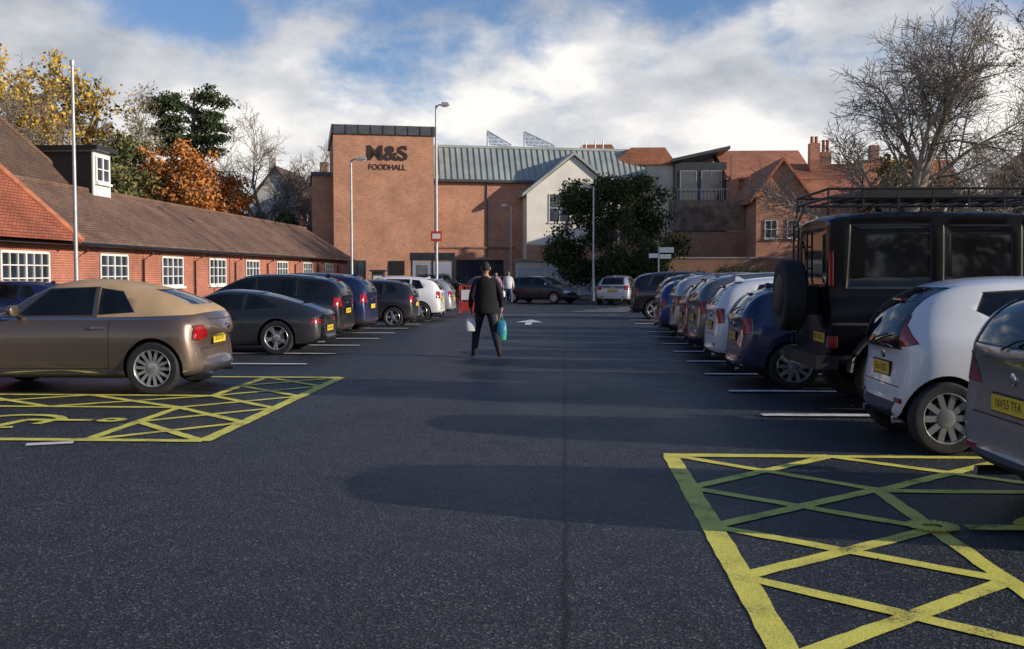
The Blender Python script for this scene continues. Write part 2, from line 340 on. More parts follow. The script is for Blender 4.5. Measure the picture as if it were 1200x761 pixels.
def cut(bm,axis,poly,filt,mi,inset=0,depth=0,xl=None):
    if axis=='y': co=lambda v:(v.x,v.z)
    else: co=lambda v:(v.y,v.z)
    a0=min(p[0] for p in poly);a1=max(p[0] for p in poly);b0=min(p[1] for p in poly);b1=max(p[1] for p in poly)
    def cand():
        out=[]
        for f in bm.faces:
            if not filt(f.normal,f.calc_center_median()): continue
            us=[co(v.co) for v in f.verts]
            if max(u[0] for u in us)<a0-1e-4 or min(u[0] for u in us)>a1+1e-4 or max(u[1] for u in us)<b0-1e-4 or min(u[1] for u in us)>b1+1e-4: continue
            out.append(f)
        return out
    planes=[]
    for i in range(len(poly)):
        p=poly[i];q=poly[(i+1)%len(poly)]; d=(q[0]-p[0],q[1]-p[1]); nn=(-d[1],d[0])
        if axis=='y': planes.append((Vector((p[0],0,p[1])),Vector((nn[0],0,nn[1])).normalized()))
        else: planes.append((Vector((0,p[0],p[1])),Vector((0,nn[0],nn[1])).normalized()))
    if xl is not None: planes.append((Vector((xl,0,0)),Vector((1,0,0))))
    for c,nn in planes:
        fs=cand(); ge=set(fs)
        for f in fs:
            ge.update(f.edges); ge.update(f.verts)
        bmesh.ops.bisect_plane(bm,geom=list(ge),plane_co=c,plane_no=nn,dist=1e-5)
    ins=[]
    for f in bm.faces:
        c=f.calc_center_median()
        if filt(f.normal,c) and inpoly(co(c),poly): ins.append(f)
    for f in ins: f.material_index=mi
    if inset and ins:
        try:
            r=bmesh.ops.inset_region(bm,faces=ins,thickness=inset,depth=-depth,use_even_offset=False,use_boundary=True)
            for f in r['faces']: f.material_index=2
        except Exception as e: print(e)
    return ins
SIDE=lambda nn,c: abs(nn.y)>.42
ALL=lambda nn,c: True
def REAR(nn,c): return nn.x<-.22 and abs(nn.y)<.8
def FRONT(nn,c): return nn.x>.16 and abs(nn.y)<.75
def make_body(sp):
    st=sp['st']; V=[];F=[]; N=len(st); p6=sp.get('p6',.84); L=st[-1][0]
    def interp(t,z):
        if z<=t[0][0]: return t[0][1]
        for i in range(len(t)-1):
            if z<=t[i+1][0]: return t[i][1]+(t[i+1][1]-t[i][1])*(z-t[i][0])/(t[i+1][0]-t[i][0])
        return t[-1][1]
    for (x,zb,zs,zr,w,wr) in st:
        h=zs-zb
        half=[(0,zb),(.8*w,zb),(.955*w,zb+.07),(.995*w,zb+.36*h),(w,zb+.68*h),(.972*w,zb+.92*h),(.925*w,zs+.01),(wr,zs+p6*(zr-zs)),(.76*wr,zr-.035*min(1,(zr-zs)*3)),(0,zr)]
        ring=[(y,z) for y,z in half]+[(-y,z) for y,z in half[-2:0:-1]]
        kr=max(0,1-x/.6); kf=max(0,1-(L-x)/.6)
        for y,z in ring:
            V.append((x+kr*interp(sp['offr'],z)-kf*interp(sp['offf'],z)+kr*sp.get('plan',.12)*(abs(y)/w)**3-kf*.16*(abs(y)/w)**2,y,z))
    n=18
    for i in range(N-1):
        for j in range(n):
            a=i*n+j;b=i*n+(j+1)%n; F.append((a,b,b+n,a+n))
    for e in (0,N-1):
        o=e*n; F.append((o,o+1,o+17)) 
        for j in range(1,8): F.append((o+j,o+j+1,o+n-j-1,o+n-j))
        F.append((o+8,o+9,o+10))
    me=bpy.data.meshes.new('cage'); me.from_pydata(V,[],F)
    for s in SLOTS: me.materials.append(CM.get(s,PM['black']))
    bm=bmesh.new(); bm.from_mesh(me); bmesh.ops.recalc_face_normals(bm,faces=bm.faces[:])
    cl=bm.edges.layers.float.get('crease_edge') or bm.edges.layers.float.new('crease_edge')
    bm.verts.ensure_lookup_table()
    for e in bm.edges:
        a,b=e.verts[0].index,e.verts[1].index; ja,jb=a%n,b%n; ia,ib=a//n,b//n
        if ja==jb and ia!=ib:
            jj=min(ja,n-ja)
            e[cl]={2:.4,6:sp.get('belt',.35),7:sp.get('rail',.3),4:sp.get('waist',.15)}.get(jj,0)
        if ia==ib and ia in(0,N-1) and (abs(ja-jb) in (1,17)): e[cl]=sp.get('endc',.15)
    bm.to_mesh(me); bm.free()
    ob=bpy.data.objects.new('tmpbody',me); link(ob)
    md=ob.modifiers.new('s','SUBSURF'); md.levels=2; md.render_levels=2
    c=MB(); wr_=sp['R']+sp.get('archgap',.045)
    wm=max(s[4] for s in st)
    for xw in sp['wx']:
        for s in (1,-1):
            pts=[(xw+math.cos(2*math.pi*i/40)*wr_,sp['R']+math.sin(2*math.pi*i/40)*wr_*1.01) for i in range(40)]
            y0,y1=(wm-.33,wm+.3) if s>0 else (-wm-.3,-wm+.33)
            c.prism(pts,'y',y0,y1,5)
    cu=c.build('cutter',[CM.get(s,PM['black']) for s in SLOTS])
    bo=ob.modifiers.new('b','BOOLEAN'); bo.operation='DIFFERENCE'; bo.object=cu; bo.solver='EXACT'
    dg=bpy.context.evaluated_depsgraph_get(); dg.update()
    m2=bpy.data.meshes.new_from_object(ob.evaluated_get(dg))
    bpy.data.objects.remove(ob); bpy.data.objects.remove(cu)
    bm=bmesh.new(); bm.from_mesh(m2)
    bvh=BVHTree.FromBMesh(bm)
    for ct in sp['cuts']:
        cut(bm,*ct)
        bm.normal_update()
    bm.to_mesh(m2); bm.free()
    m2.polygons.foreach_set('use_smooth',[True]*len(m2.polygons)); m2.set_sharp_from_angle(angle=rad(32)); m2.update()
    return m2,bvh
def vline(x,z0,z1,w=.009,dx=0): return [(x-w/2,z0),(x+w/2,z0),(x+dx+w/2,z1),(x+dx-w/2,z1)]
def hline(x0,x1,z,w=.009): return [(x0,z-w/2),(x1,z-w/2),(x1,z+w/2),(x0,z+w/2)]
def two(poly): return [poly,[(-a,b) for a,b in poly][::-1]]
BODY=lambda nn,c: abs(nn.y)>.42 and c.z<1.4
def spec_hatch():
    st=[(0,.36,.86,.93,.74,.6),(.06,.27,.92,1.04,.83,.64),(.24,.22,.96,1.28,.87,.62),(.5,.2,.97,1.42,.89,.62),(1.3,.19,.95,1.49,.90,.61),(2.0,.19,.93,1.485,.9,.6),(2.4,.19,.92,1.43,.9,.58),(2.9,.19,.91,1.14,.9,.63),(3.15,.19,.90,.97,.89,.68),(3.6,.2,.84,.9,.88,.64),(3.98,.22,.73,.78,.83,.55),(4.15,.28,.62,.65,.73,.5),(4.2,.36,.55,.57,.64,.45)]
    cuts=[]
    cuts.append(('y',[(0.0,.1),(4.3,.1),(4.3,.3),(0.0,.3)],ALL,8))
    for p in ([(2.03,1.0),(2.92,.985),(2.42,1.345),(2.03,1.375)],[(1.16,1.01),(1.95,1.0),(1.95,1.378),(1.16,1.37)],[(.68,1.08),(1.09,1.03),(1.09,1.36),(.84,1.335)]):
        cuts.append(('y',p,SIDE,1,.014,.008))
    cuts.append(('x',[(-.66,1.0),(.66,1.0),(.52,1.40),(-.52,1.40)],lambda nn,c:FRONT(nn,c) and c.x<3.3,1,.012,.006))
    cuts.append(('x',[(-.58,1.02),(.58,1.02),(.5,1.375),(-.5,1.375)],lambda nn,c:REAR(nn,c) and c.x<1,1,.014,.008))
    for p in two([(.56,.74),(.95,.76),(.95,.99),(.62,.97)]): cuts.append(('x',p,lambda nn,c:c.x<.27,3,.008,-.006,.27))
    for p in two([(.4,.58),(.9,.56),(.9,.72),(.55,.7)]): cuts.append(('x',p,lambda nn,c:c.x>3.85,4,.008,-.004,3.85))
    cuts.append(('x',[(-.5,.30),(.5,.30),(.45,.46),(-.45,.46)],lambda nn,c:c.x>3.9 and nn.x>.3,8))
    cuts.append(('x',hline(-.6,.6,.56),lambda nn,c:REAR(nn,c),5))
    for x in (1.12,1.99,3.0): cuts.append(('y',vline(x,.3,.965),BODY,5))
    cuts.append(('y',hline(1.12,3.0,.3),BODY,5))
    return dict(st=st,offr=[(.2,.10),(.35,.02),(.55,0),(.7,.03),(.95,.07),(1.2,.05)],offf=[(.2,.06),(.45,0),(.7,.05)],wx=(.78,3.33),R=.315,cuts=cuts,plate=(.70,0),hand=((1.25,.9),(2.12,.89)),mir=(2.8,.99),W=.9,wiper=(1.05,),name='h')
def spec_city():
    st=[(0,.34,.80,.87,.62,.5),(.06,.26,.88,.98,.735,.55),(.2,.21,.95,1.18,.785,.57),(.42,.19,.985,1.36,.81,.575),(.8,.18,.985,1.45,.815,.575),(1.4,.18,.96,1.475,.815,.57),(1.85,.18,.94,1.45,.815,.55),(2.2,.18,.92,1.33,.815,.55),(2.6,.18,.91,1.08,.815,.60),(2.8,.18,.90,.97,.81,.64),(3.1,.2,.85,.91,.79,.6),(3.35,.24,.74,.78,.74,.52),(3.43,.3,.64,.67,.66,.46),(3.47,.38,.56,.58,.58,.4)]
    cuts=[('y',[(0,.1),(3.6,.1),(3.6,.27),(0,.27)],ALL,8)]
    cuts.append(('y',[(1.60,1.0),(2.62,.98),(2.12,1.31),(1.60,1.355)],SIDE,1,.012,.007))
    cuts.append(('y',[(.80,1.17),(1.1,1.03),(1.54,1.0),(1.54,1.36),(.88,1.325)],SIDE,1,.012,.007))
    cuts.append(('x',[(-.58,1.0),(.58,1.0),(.47,1.38),(-.47,1.38)],lambda nn,c:FRONT(nn,c) and c.x<3,1,.012,.006))
    cuts.append(('x',[(-.56,.84),(.56,.84),(.55,1.1),(.49,1.36),(-.49,1.36),(-.55,1.1)],lambda nn,c:REAR(nn,c) and c.x<.9,1,.012,.006))
    # slim boomerang lamps cut in side view
    cuts.append(('y',[(.06,.83),(.30,.90),(.26,.97),(.24,1.05),(.34,1.22),(.27,1.24),(.12,1.06)],lambda nn,c: abs(c.y)>.555 and c.x<.5,3,.006,-.008))
    for p in two([(.35,.62),(.8,.62),(.8,.78),(.5,.76)]): cuts.append(('x',p,lambda nn,c:c.x>3.1,4,.008,-.004,3.1))
    cuts.append(('x',[(-.45,.27),(.45,.27),(.5,.40),(-.5,.40)],REAR,8))
    cuts.append(('x',hline(-.55,.55,.53),lambda nn,c:REAR(nn,c),5))
    for x in (1.06,1.58,2.7): cuts.append(('y',vline(x,.27,.96),BODY,5))
    return dict(st=st,offr=[(.2,.09),(.35,.02),(.5,0),(.62,.03),(.8,.06),(1.0,.05)],offf=[(.2,.06),(.45,0),(.7,.05)],wx=(.53,2.87),R=.30,cuts=cuts,plate=(.66,0),hand=((1.15,.88),(1.75,.87)),mir=(2.5,.99),W=.82,wiper=(.90,),plan=.16,name='h')
def spec_suv():
    st=[(0,.40,.98,1.06,.78,.64),(.06,.32,1.03,1.2,.86,.68),(.24,.27,1.05,1.44,.9,.67),(.5,.25,1.06,1.56,.92,.67),(1.4,.24,1.03,1.64,.93,.66),(2.2,.24,1.02,1.635,.93,.65),(2.6,.24,1.01,1.57,.93,.63),(3.1,.24,1.0,1.27,.93,.68),(3.38,.24,1.0,1.08,.92,.72),(3.9,.26,.94,1.01,.91,.68),(4.25,.3,.84,.89,.85,.6),(4.42,.36,.7,.74,.76,.5),(4.48,.42,.62,.64,.68,.45)]
    cuts=[('y',[(0,.1),(4.6,.1),(4.6,.42),(0,.42)],ALL,8)]
    for p in ([(2.2,1.09),(3.1,1.075),(2.6,1.475),(2.2,1.51)],[(1.25,1.1),(2.12,1.09),(2.12,1.515),(1.25,1.51)],[(.66,1.16),(1.17,1.12),(1.17,1.5),(.82,1.47)]):
        cuts.append(('y',p,SIDE,1,.014,.008))
    cuts.append(('x',[(-.7,1.1),(.7,1.1),(.55,1.53),(-.55,1.53)],lambda nn,c:FRONT(nn,c) and c.x<3.5,1,.012,.006))
    cuts.append(('x',[(-.6,1.14),(.6,1.14),(.52,1.50),(-.52,1.50)],lambda nn,c:REAR(nn,c) and c.x<1,1,.014,.008))
    for p in two([(.5,.86),(.98,.86),(.98,1.08),(.66,1.08)]): cuts.append(('x',p,lambda nn,c:c.x<.3,3,.008,-.006,.3))
    for p in two([(.42,.68),(.95,.68),(.95,.84),(.55,.82)]): cuts.append(('x',p,lambda nn,c:c.x>4.1,4,.008,-.004,4.1))
    cuts.append(('x',[(-.42,.5),(.42,.5),(.4,.75),(-.4,.75)],lambda nn,c:c.x>4.1 and nn.x>.3,8))
    cuts.append(('x',hline(-.62,.62,.66),lambda nn,c:REAR(nn,c),5))
    for x in (1.2,2.16,3.15): cuts.append(('y',vline(x,.42,1.05),BODY,5))
    return dict(st=st,offr=[(.2,.10),(.4,.02),(.6,0),(.8,.03),(1.05,.06),(1.4,.02)],offf=[(.2,.06),(.5,0),(.8,.04)],wx=(.85,3.55),R=.345,cuts=cuts,plate=(.76,0),hand=((1.33,.97),(2.28,.96)),mir=(2.95,1.09),W=.93,wiper=(1.16,),rails=True,name='s')
def spec_coupe():
    st=[(0,.34,.70,.76,.74,.5),(.07,.25,.77,.85,.84,.56),(.35,.19,.81,.96,.91,.57),(.85,.17,.82,1.12,.925,.56),(1.45,.16,.81,1.26,.90,.55),(2.05,.15,.8,1.305,.88,.54),(2.42,.15,.79,1.26,.88,.53),(2.92,.15,.77,1.0,.88,.57),(3.2,.15,.76,.85,.89,.62),(3.65,.17,.71,.77,.9,.62),(4.1,.2,.62,.66,.86,.56),(4.38,.26,.52,.55,.75,.5),(4.45,.32,.46,.48,.66,.45)]
    cuts=[]
    for p in ([(1.72,.87),(2.9,.85),(2.42,1.17),(1.72,1.2)],[(.98,.92),(1.66,.875),(1.66,1.195),(1.35,1.13)]):
        cuts.append(('y',p,SIDE,1,.012,.006))
    cuts.append(('x',[(-.64,.87),(.64,.87),(.5,1.22),(-.5,1.22)],lambda nn,c:FRONT(nn,c) and c.x<3.3,1,.012,.006))
    cuts.append(('x',[(-.48,1.0),(.48,1.0),(.44,1.22),(-.44,1.22)],lambda nn,c:nn.x<-.15 and c.x<1.7,1,.01,.005))
    for p in two([(.42,.60),(.95,.62),(.95,.72),(.45,.69)]): cuts.append(('x',p,lambda nn,c:c.x<.3,3,.006,-.004,.3))
    for p in two([(.55,.52),(.85,.52),(.85,.66),(.55,.66)]): cuts.append(('x',p,lambda nn,c:c.x>4.0,4,.006,-.004,4.0))
    cuts.append(('x',[(-.6,.2),(.6,.2),(.6,.3),(-.6,.3)],lambda nn,c:REAR(nn,c),8))
    for x in (1.68,3.0): cuts.append(('y',vline(x,.2,.82),BODY,5))
    return dict(st=st,offr=[(.15,.10),(.3,.02),(.5,0),(.75,.06),(1,.06)],offf=[(.2,.04),(.4,0),(.6,.06)],wx=(.98,3.4),R=.335,cuts=cuts,plate=(.50,0),hand=((1.85,.72),),mir=(2.75,.87),W=.91,name='c',belt=.2)
def spec_beetle():
    # rounded retro convertible: full rear fenders, domed fabric roof
    st=[(0,.38,.70,.78,.60,.46),(.04,.30,.81,.93,.75,.5),(.18,.23,.93,1.09,.89,.57),(.40,.2,.975,1.19,.945,.61),(.72,.19,.985,1.34,.95,.635),(1.2,.18,.97,1.48,.915,.65),(1.8,.18,.955,1.55,.89,.64),(2.3,.18,.955,1.52,.885,.605),(2.72,.18,.95,1.27,.89,.62),(2.98,.18,.94,1.06,.915,.64),(3.45,.2,.88,.97,.945,.58),(3.9,.24,.76,.83,.88,.5),(4.18,.3,.62,.67,.72,.42),(4.27,.38,.52,.55,.6,.4)]
    cuts=[('y',[(.14,1.10),(.36,1.05),(1.0,1.025),(1.60,1.015),(1.61,1.42),(2.25,1.40),(2.45,1.46),(2.45,1.9),(.14,1.9)],ALL,6)]
    cuts.append(('y',[(1.67,1.04),(2.72,1.03),(2.32,1.385),(1.67,1.42)],SIDE,1,.014,.008))
    cuts.append(('y',[(1.10,1.08),(1.60,1.045),(1.60,1.405),(1.30,1.36)],SIDE,1,.014,.008))
    cuts.append(('x',[(-.66,1.06),(.66,1.06),(.52,1.43),(-.52,1.43)],lambda nn,c:FRONT(nn,c) and c.x<3.3,1,.012,.006))
    cuts.append(('x',[(-.43,1.18),(.43,1.18),(.38,1.38),(-.38,1.38)],lambda nn,c:nn.x<-.12 and c.x<1.5,1,.014,.006))
    for p in two([(.50,.74),(.66,.70),(1.0,.73),(1.0,.90),(.60,.91)]): cuts.append(('x',p,lambda nn,c:c.x<.34,3,.01,-.012,.34))
    for p in two([(.45,.5),(.85,.5),(.85,.74),(.5,.74)]): cuts.append(('x',p,lambda nn,c:c.x>3.92,4,.006,-.004,3.92))
    cuts.append(('x',[(-.6,.2),(.6,.2),(.66,.38),(-.66,.38)],lambda nn,c:REAR(nn,c),8))
    cuts.append(('x',hline(-.62,.62,.59),lambda nn,c:REAR(nn,c),5))
    cuts.append(('x',hline(-.5,.5,.98),lambda nn,c:nn.x<-.15 and c.x<.6,5))
    cuts.append(('y',hline(.3,3.98,.30,.03),lambda nn,c: abs(nn.y)>.6,7))
    cuts.append(('y',hline(1.4,2.92,.34),BODY,5))
    for x in (1.42,2.92): cuts.append(('y',vline(x,.32,.99),BODY,5))
    cuts.append(('y',hline(.45,2.9,.995,.016),lambda nn,c: abs(nn.y)>.3 and c.z<1.1,7))
    return dict(st=st,offr=[(.2,.12),(.35,.02),(.5,0),(.65,.03),(.9,.08),(1.2,.03)],offf=[(.2,.06),(.45,0),(.7,.06)],wx=(.83,3.37),R=.35,cuts=cuts,plate=(.70,0),hand=((1.57,.88),),mir=(2.66,1.05),W=.945,name='b',belt=.35,plan=.24,waist=.35)
def spec_off():
    w=.93
    st=[(0,.58,1.30,2.24,.90,.80),(.05,.54,1.31,2.29,.92,.82),(.4,.52,1.32,2.34,w,.83),(1.4,.52,1.32,2.35,w,.83),(2.3,.52,1.32,2.33,w,.82),(2.62,.52,1.31,2.27,w,.8),(2.95,.52,1.31,1.75,w,.8),(3.2,.52,1.30,1.40,w,.84),(3.4,.53,1.27,1.34,w,.84),(4.2,.55,1.2,1.27,.91,.8),(4.42,.58,1.12,1.18,.88,.76),(4.46,.62,1.05,1.1,.85,.72)]
    cuts=[('y',[(0,.3),(4.6,.3),(4.6,.66),(0,.66)],ALL,8)]
    for p in ([(2.15,1.40),(2.95,1.39),(2.62,2.12),(2.15,2.15)],[(1.28,1.40),(2.06,1.40),(2.06,2.15),(1.28,2.15)],[(.2,1.42),(1.16,1.42),(1.16,2.16),(.24,2.16)]):
        cuts.append(('y',p,SIDE,1,.02,.012))
    cuts.append(('x',[(-.72,1.45),(.72,1.45),(.68,2.18),(-.68,2.18)],lambda nn,c:FRONT(nn,c) and c.x<3.3,1,.012,.006))
    cuts.append(('x',[(-.66,1.45),(.66,1.45),(.62,2.12),(-.62,2.12)],lambda nn,c:REAR(nn,c),1,.02,.012))
    for p in two([(.80,1.45),(.95,1.45),(.92,1.85),(.80,1.85)]): cuts.append(('x',p,lambda nn,c:c.x<.06,3,.006,-.01,.06))
    for p in two([(.74,.74),(.98,.74),(.98,.88),(.74,.88)]): cuts.append(('x',p,lambda nn,c:c.x<.1,3,.006,-.01,.1))
    for x in (1.22,2.1,3.05): cuts.append(('y',vline(x,.66,1.33,.012),SIDE,5))
    cuts.append(('y',hline(.0,4.4,1.02,.03),SIDE,8))
    cuts.append(('x',[(-.5,.75),(.5,.75),(.5,1.05),(-.5,1.05)],lambda nn,c:c.x>4.2 and nn.x>.3,8))
    return dict(st=st,p6=.93,endc=.7,belt=.6,rail=.7,waist=.3,offr=[(.3,0),(2.4,.0)],offf=[(.3,0),(2,0)],plan=.02,wx=(.75,3.3),R=.41,archgap=.1,cuts=cuts,plate=(.85,-.45),hand=((1.35,1.2),(2.22,1.2)),mir=(2.85,1.5),W=.93,name='o')
LIB={}
def lib(k):
    if k not in LIB:
        sp={'hatch':spec_hatch,'suv':spec_suv,'coupe':spec_coupe,'beetle':spec_beetle,'off':spec_off,'city':spec_city}[k]()
        LIB[k]=(sp,)+make_body(sp)
    return LIB[k]
WL={}
def wheel(R,kind):
    key=(R,kind)
    if key in WL: return WL[key]
    b=MB(); hw=.105 if R<.4 else .13; rr=.70 if R<.4 else .56
    b.lathe([(-hw*.9,rr*R),(-hw,.8*R),(-hw,.93*R),(-hw*.8,.99*R),(0,R),(hw*.8,.99*R),(hw,.93*R),(hw*1.02,.84*R),(hw*.95,rr*R)],(0,0,0),'y',40,0)
    b.lathe([(hw*.95,rr*R),(hw*.98,rr*R*.985),(hw*.8,rr*R*.93),(-.02,rr*R*.88),(-.03,0.001)],(0,0,0),'y',40,[1,1,1,2])
    n=dict(five=5,ten=10,six=6,multi=14,steel=8)[kind]; ro=rr*R*.95
    for i in range(n):
        a=2*math.pi*i/n
        split=(kind=='five')
        for s in ((-.10,.10) if split else (0,)):
            wi=.024 if kind in('ten','multi') else .03; wo=.026 if kind in('ten','multi') else .026
            if kind=='multi': wi,wo=.018,.02
            if split: wi,wo=.018,.016
            a2=a+s*1.3
            c,sn=math.cos(a),math.sin(a); c2,s2=math.cos(a2),math.sin(a2)
            p=[]
            for (r,ww,yy,cc,ss) in ((.05,wi,hw*.78,c,sn),(ro,wo,hw*.86,c2,s2)):
                for (sg,dy) in ((-1,0),(1,0),(1,-.03),(-1,-.03)):
                    p.append((cc*r-ss*ww*sg,yy+dy,ss*r+cc*ww*sg))
            k=len(b.v); b.v+=p
            for q in [(0,1,2,3),(7,6,5,4),(0,4,5,1),(1,5,6,2),(2,6,7,3),(3,7,4,0)]: b.f.append(tuple(k+t for t in q)); b.m.append(1)
    b.lathe([(hw*.5,.075),(hw*.85,.07),(hw*.9,.05),(hw*.92,.001)],(0,0,0),'y',20,1)
    b.lathe([(-.0,.14),(.015,.14),(.015,.05)],(0,0,0),'y',24,3)
    al='alloyd' if kind in('six',) else 'alloy'
    o=b.build('wheel_proto',[CM['tyre'],CM[al],CM['gap'],CM['chrome']],smooth=True,angle=40)
    me=o.data; bpy.data.objects.remove(o); WL[key]=me
    return me
PL=['RX16 KDU','GU63 XLP','LD14 BNE','HN67 ZVK','NV55 TFA','FE61 KDD','KP19 RRO','EA12 WSJ','OY58 HGN','BD70 LMT']; pi=[0]
def car(kind,paint,rear_x,cy,facing=1,scale=(1,1,1),wk='five',name='parked_car',rz=0,plate=None,loc=None):
    sp,me0,bvh=lib(kind)
    e=empty(name,(rear_x,cy,.008) if loc is None else loc,(0 if facing>0 else math.pi)+rad(rz),scale)
    me=me0.copy(); me.materials[0]=PM[paint]
    link(bpy.data.objects.new('body',me),e)
    k=0
    for xw in sp['wx']:
        for s in (1,-1):
            k+=1; o=link(bpy.data.objects.new('wheel_%d'%k,wheel(sp['R'],wk)),e); o.location=(xw,s*(sp['W']-.115),sp['R']); 
            o.rotation_euler=(0,random.uniform(0,6),0 if s>0 else math.pi)
    def hx(y,z,front=False):
        h=bvh.ray_cast(Vector((9 if front else -2,y,z)),Vector((-1 if front else 1,0,0))); return h[0].x if h[0] else 0
    def hy(x,z):
        h=bvh.ray_cast(Vector((x,3,z)),Vector((0,-1,0))); return h[0].y if h[0] else sp['W']
    def hz(x,y):
        h=bvh.ray_cast(Vector((x,y,4)),Vector((0,0,-1))); return h[0].z if h[0] else 1.4
    d=MB() # materials: 0 paint 1 trim 2 plate 3 chrome 4 red
    zp,yp=sp['plate']; xp=min(hx(yp-.25,zp),hx(yp+.25,zp),hx(yp,zp))-.012
    d.box(xp-.008,xp+.06,yp-.27,yp+.27,zp-.065,zp+.065,1); d.box(xp-.012,xp-.0085,yp-.26,yp+.26,zp-.055,zp+.055,2)
    if plate is None: plate=PL[pi[0]%len(PL)]; pi[0]+=1
    for x,z in sp['hand']:
        y=hy(x,z)
        for s in (1,-1): d.box(x-.09,x+.09,s*(y+.005)-.018,s*(y+.005)+.018,z-.014,z+.014,0 if kind!='beetle' else 3)
    xm,zm=sp['mir']
    for s in (1,-1):
        yb=hy(xm,zm-.02)
        d.box(xm-.03,xm+.03,min(s*(yb-.03),s*(yb+.1)),max(s*(yb-.03),s*(yb+.1)),zm-.03,zm+.0,1)
        d.sphere((xm,s*(yb+.14),zm+.05),(.085,.115,.078),14,0,lambda p:Vector((math.copysign(abs(p.x)**.6,p.x) if p.x>0 else p.x*.35,math.copysign(abs(p.y)**.7,p.y),math.copysign(abs(p.z)**.7,p.z))))
    if sp.get('wiper') :
        z0=sp['wiper'][0]; pts=[(hx(y_,z_)-.02,y_,z_) for y_,z_ in ((0,z0-.03),(-.15,z0+.03),(-.38,z0+.07))]; d.tube(pts,.009,5,1)
    if kind!='off':
        zb_=zp+.17 if kind in('hatch','suv','beetle') else .72
        if kind=='city': zb_=.785
        x_=hx(0,zb_); d.lathe([(-.012,.001),(-.014,.035),(-.008,.045),(.01,.048)],(x_,0,zb_),'x',20,3)
        for s in (1,-1): d.tube([(hx(s*.45,.36)-.0,s*.48,.25),(.4,s*.48,.25)],.035,10,3)
        if kind=='suv':
            for s in (1,-1):
                pts=[(x_,s*.60,hz(x_,.60)+.045) for x_ in (.7,.8,1.4,2.0,2.35,2.45)]; pts[0]=(pts[0][0],pts[0][1],hz(.7,.6)); pts[-1]=(pts[-1][0],pts[-1][1],hz(2.45,.6)); d.tube(pts,.014,6,3)
        if kind in('hatch','suv'):
            zt=hz(.62,0); d.prism([(.55,zt-.01),(.75,zt-.01),(.6,zt+.06),(.56,zt+.06)],'y',-.015,.015,0)
        if kind in('hatch','suv','city'):
            xx=.36 if kind!='city' else .34; zz=hz(xx,0); d.box(xx-.03,xx+.02,-.13,.13,zz-.012,zz+.006,4)
            for s in (1,-1): x_=hx(s*.55,.42); d.box(x_-.01,x_+.03,s*.55-.08,s*.55+.08,.40,.44,4)
    if kind=='off':
        d.box(-.14,.12,-.9,.9,.5,.66,1); d.box(4.4,4.62,-.9,.9,.52,.72,1)
        for s in (1,-1):
            d.box(1.25,2.85,s*.97-.07,s*.97+.07,.42,.47,1)
            for xw in sp['wx']:
                pts=[(xw+math.cos(a)*.53,s*.945,.43+math.sin(a)*.53) for a in [rad(t) for t in range(-5,186,12)]]
                d.tube(pts,.04,6,1)
            d.tube([(.0,s*.80,2.46),(2.75,s*.80,2.46)],.018,6,1); d.tube([(.0,s*.80,2.56),(2.75,s*.80,2.56)],.016,6,1)
            for i in range(8): x_=.0+i*2.75/7; d.tube([(x_,s*.80,2.34),(x_,s*.80,2.56)],.014,5,1)
        for zz in (2.46,2.56):
            for x_ in (0,2.75): d.tube([(x_,-.8,zz),(x_,.8,zz)],.016,6,1)
        for i in range(1,13): x_=i*2.75/13; d.tube([(x_,-.8,2.46),(x_,.8,2.46)],.014,5,1)
        for y_ in (-.6,-.2,.2,.6): d.sphere((2.8,y_,2.63),(.06,.085,.085),10,1)
        d.box(.5,1.5,-.45,-.05,2.49,2.58,1); d.tube([(.3,.3,2.52),(2.4,.3,2.52)],.05,8,1)
        for y_ in (.45,.72): d.tube([(-.06,y_,.7),(-.06,y_,2.25),(.05,y_,2.52)],.013,6,1)
        for i in range(6): d.tube([(-.06,.45,.85+i*.27),(-.06,.72,.85+i*.27)],.012,6,1)
        d.box(-.16,.02,-.25,.05,1.1,1.45,1)
        o=link(bpy.data.objects.new('spare_wheel',wheel(.43,'six')),e); o.location=(-.27,-.08,1.33); o.rotation_euler=(0,0,math.pi/2)
        d.lathe([(-.42,.001),(-.425,.2),(-.40,.25),(-.36,.26)],(0,-.08,1.33),'x',28,1)
    o=d.build('trim',[PM[paint],CM['trim'],CM['plate'],CM['chrome'],CM['red'],CM['fabric']],e,smooth=True,angle=35)
    if abs(cy)<25:
        text_mesh('plate_text',plate,.088,CM['trim'],frame_mtx((0,-1,0),(0,0,1),(-1,0,0),(xp-.0135,yp,zp)),e,0,.0)
    return e
# right row
car('suv','warmgrey',2.72,6.85,1,(1.0,.98,.98),'five',plate='NV55 TFA',rz=1)
car('city','white',2.83,10.12,1,(1.0,1.0,1.08),'ten',plate='FE61 KDD',rz=-1)
car('off','matte',3.0,13.0,1,(1,1,1),'six')
car('hatch','navy',2.3,15.45,1,(1.1,1,1.0),'ten')
car('hatch','white',2.3,17.8,1,(1,1,1.06),'five')
car('suv','grey',2.3,20.2,1,(1,1,1.0),'five',rz=1)
car('hatch','maroon',2.35,22.6,1,(1,1,1.02),'five')
car('suv','silver',2.4,25.0,1,(1,1,1.0),'ten',rz=-1)
car('hatch','blue',2.25,27.4,1,(1,1,1.02),'five')
car('suv','dgrey',2.5,30,1,(1,1,1.0),'ten')
car('suv','black',2.2,37.2,1,(1.04,1,1.04),'five')
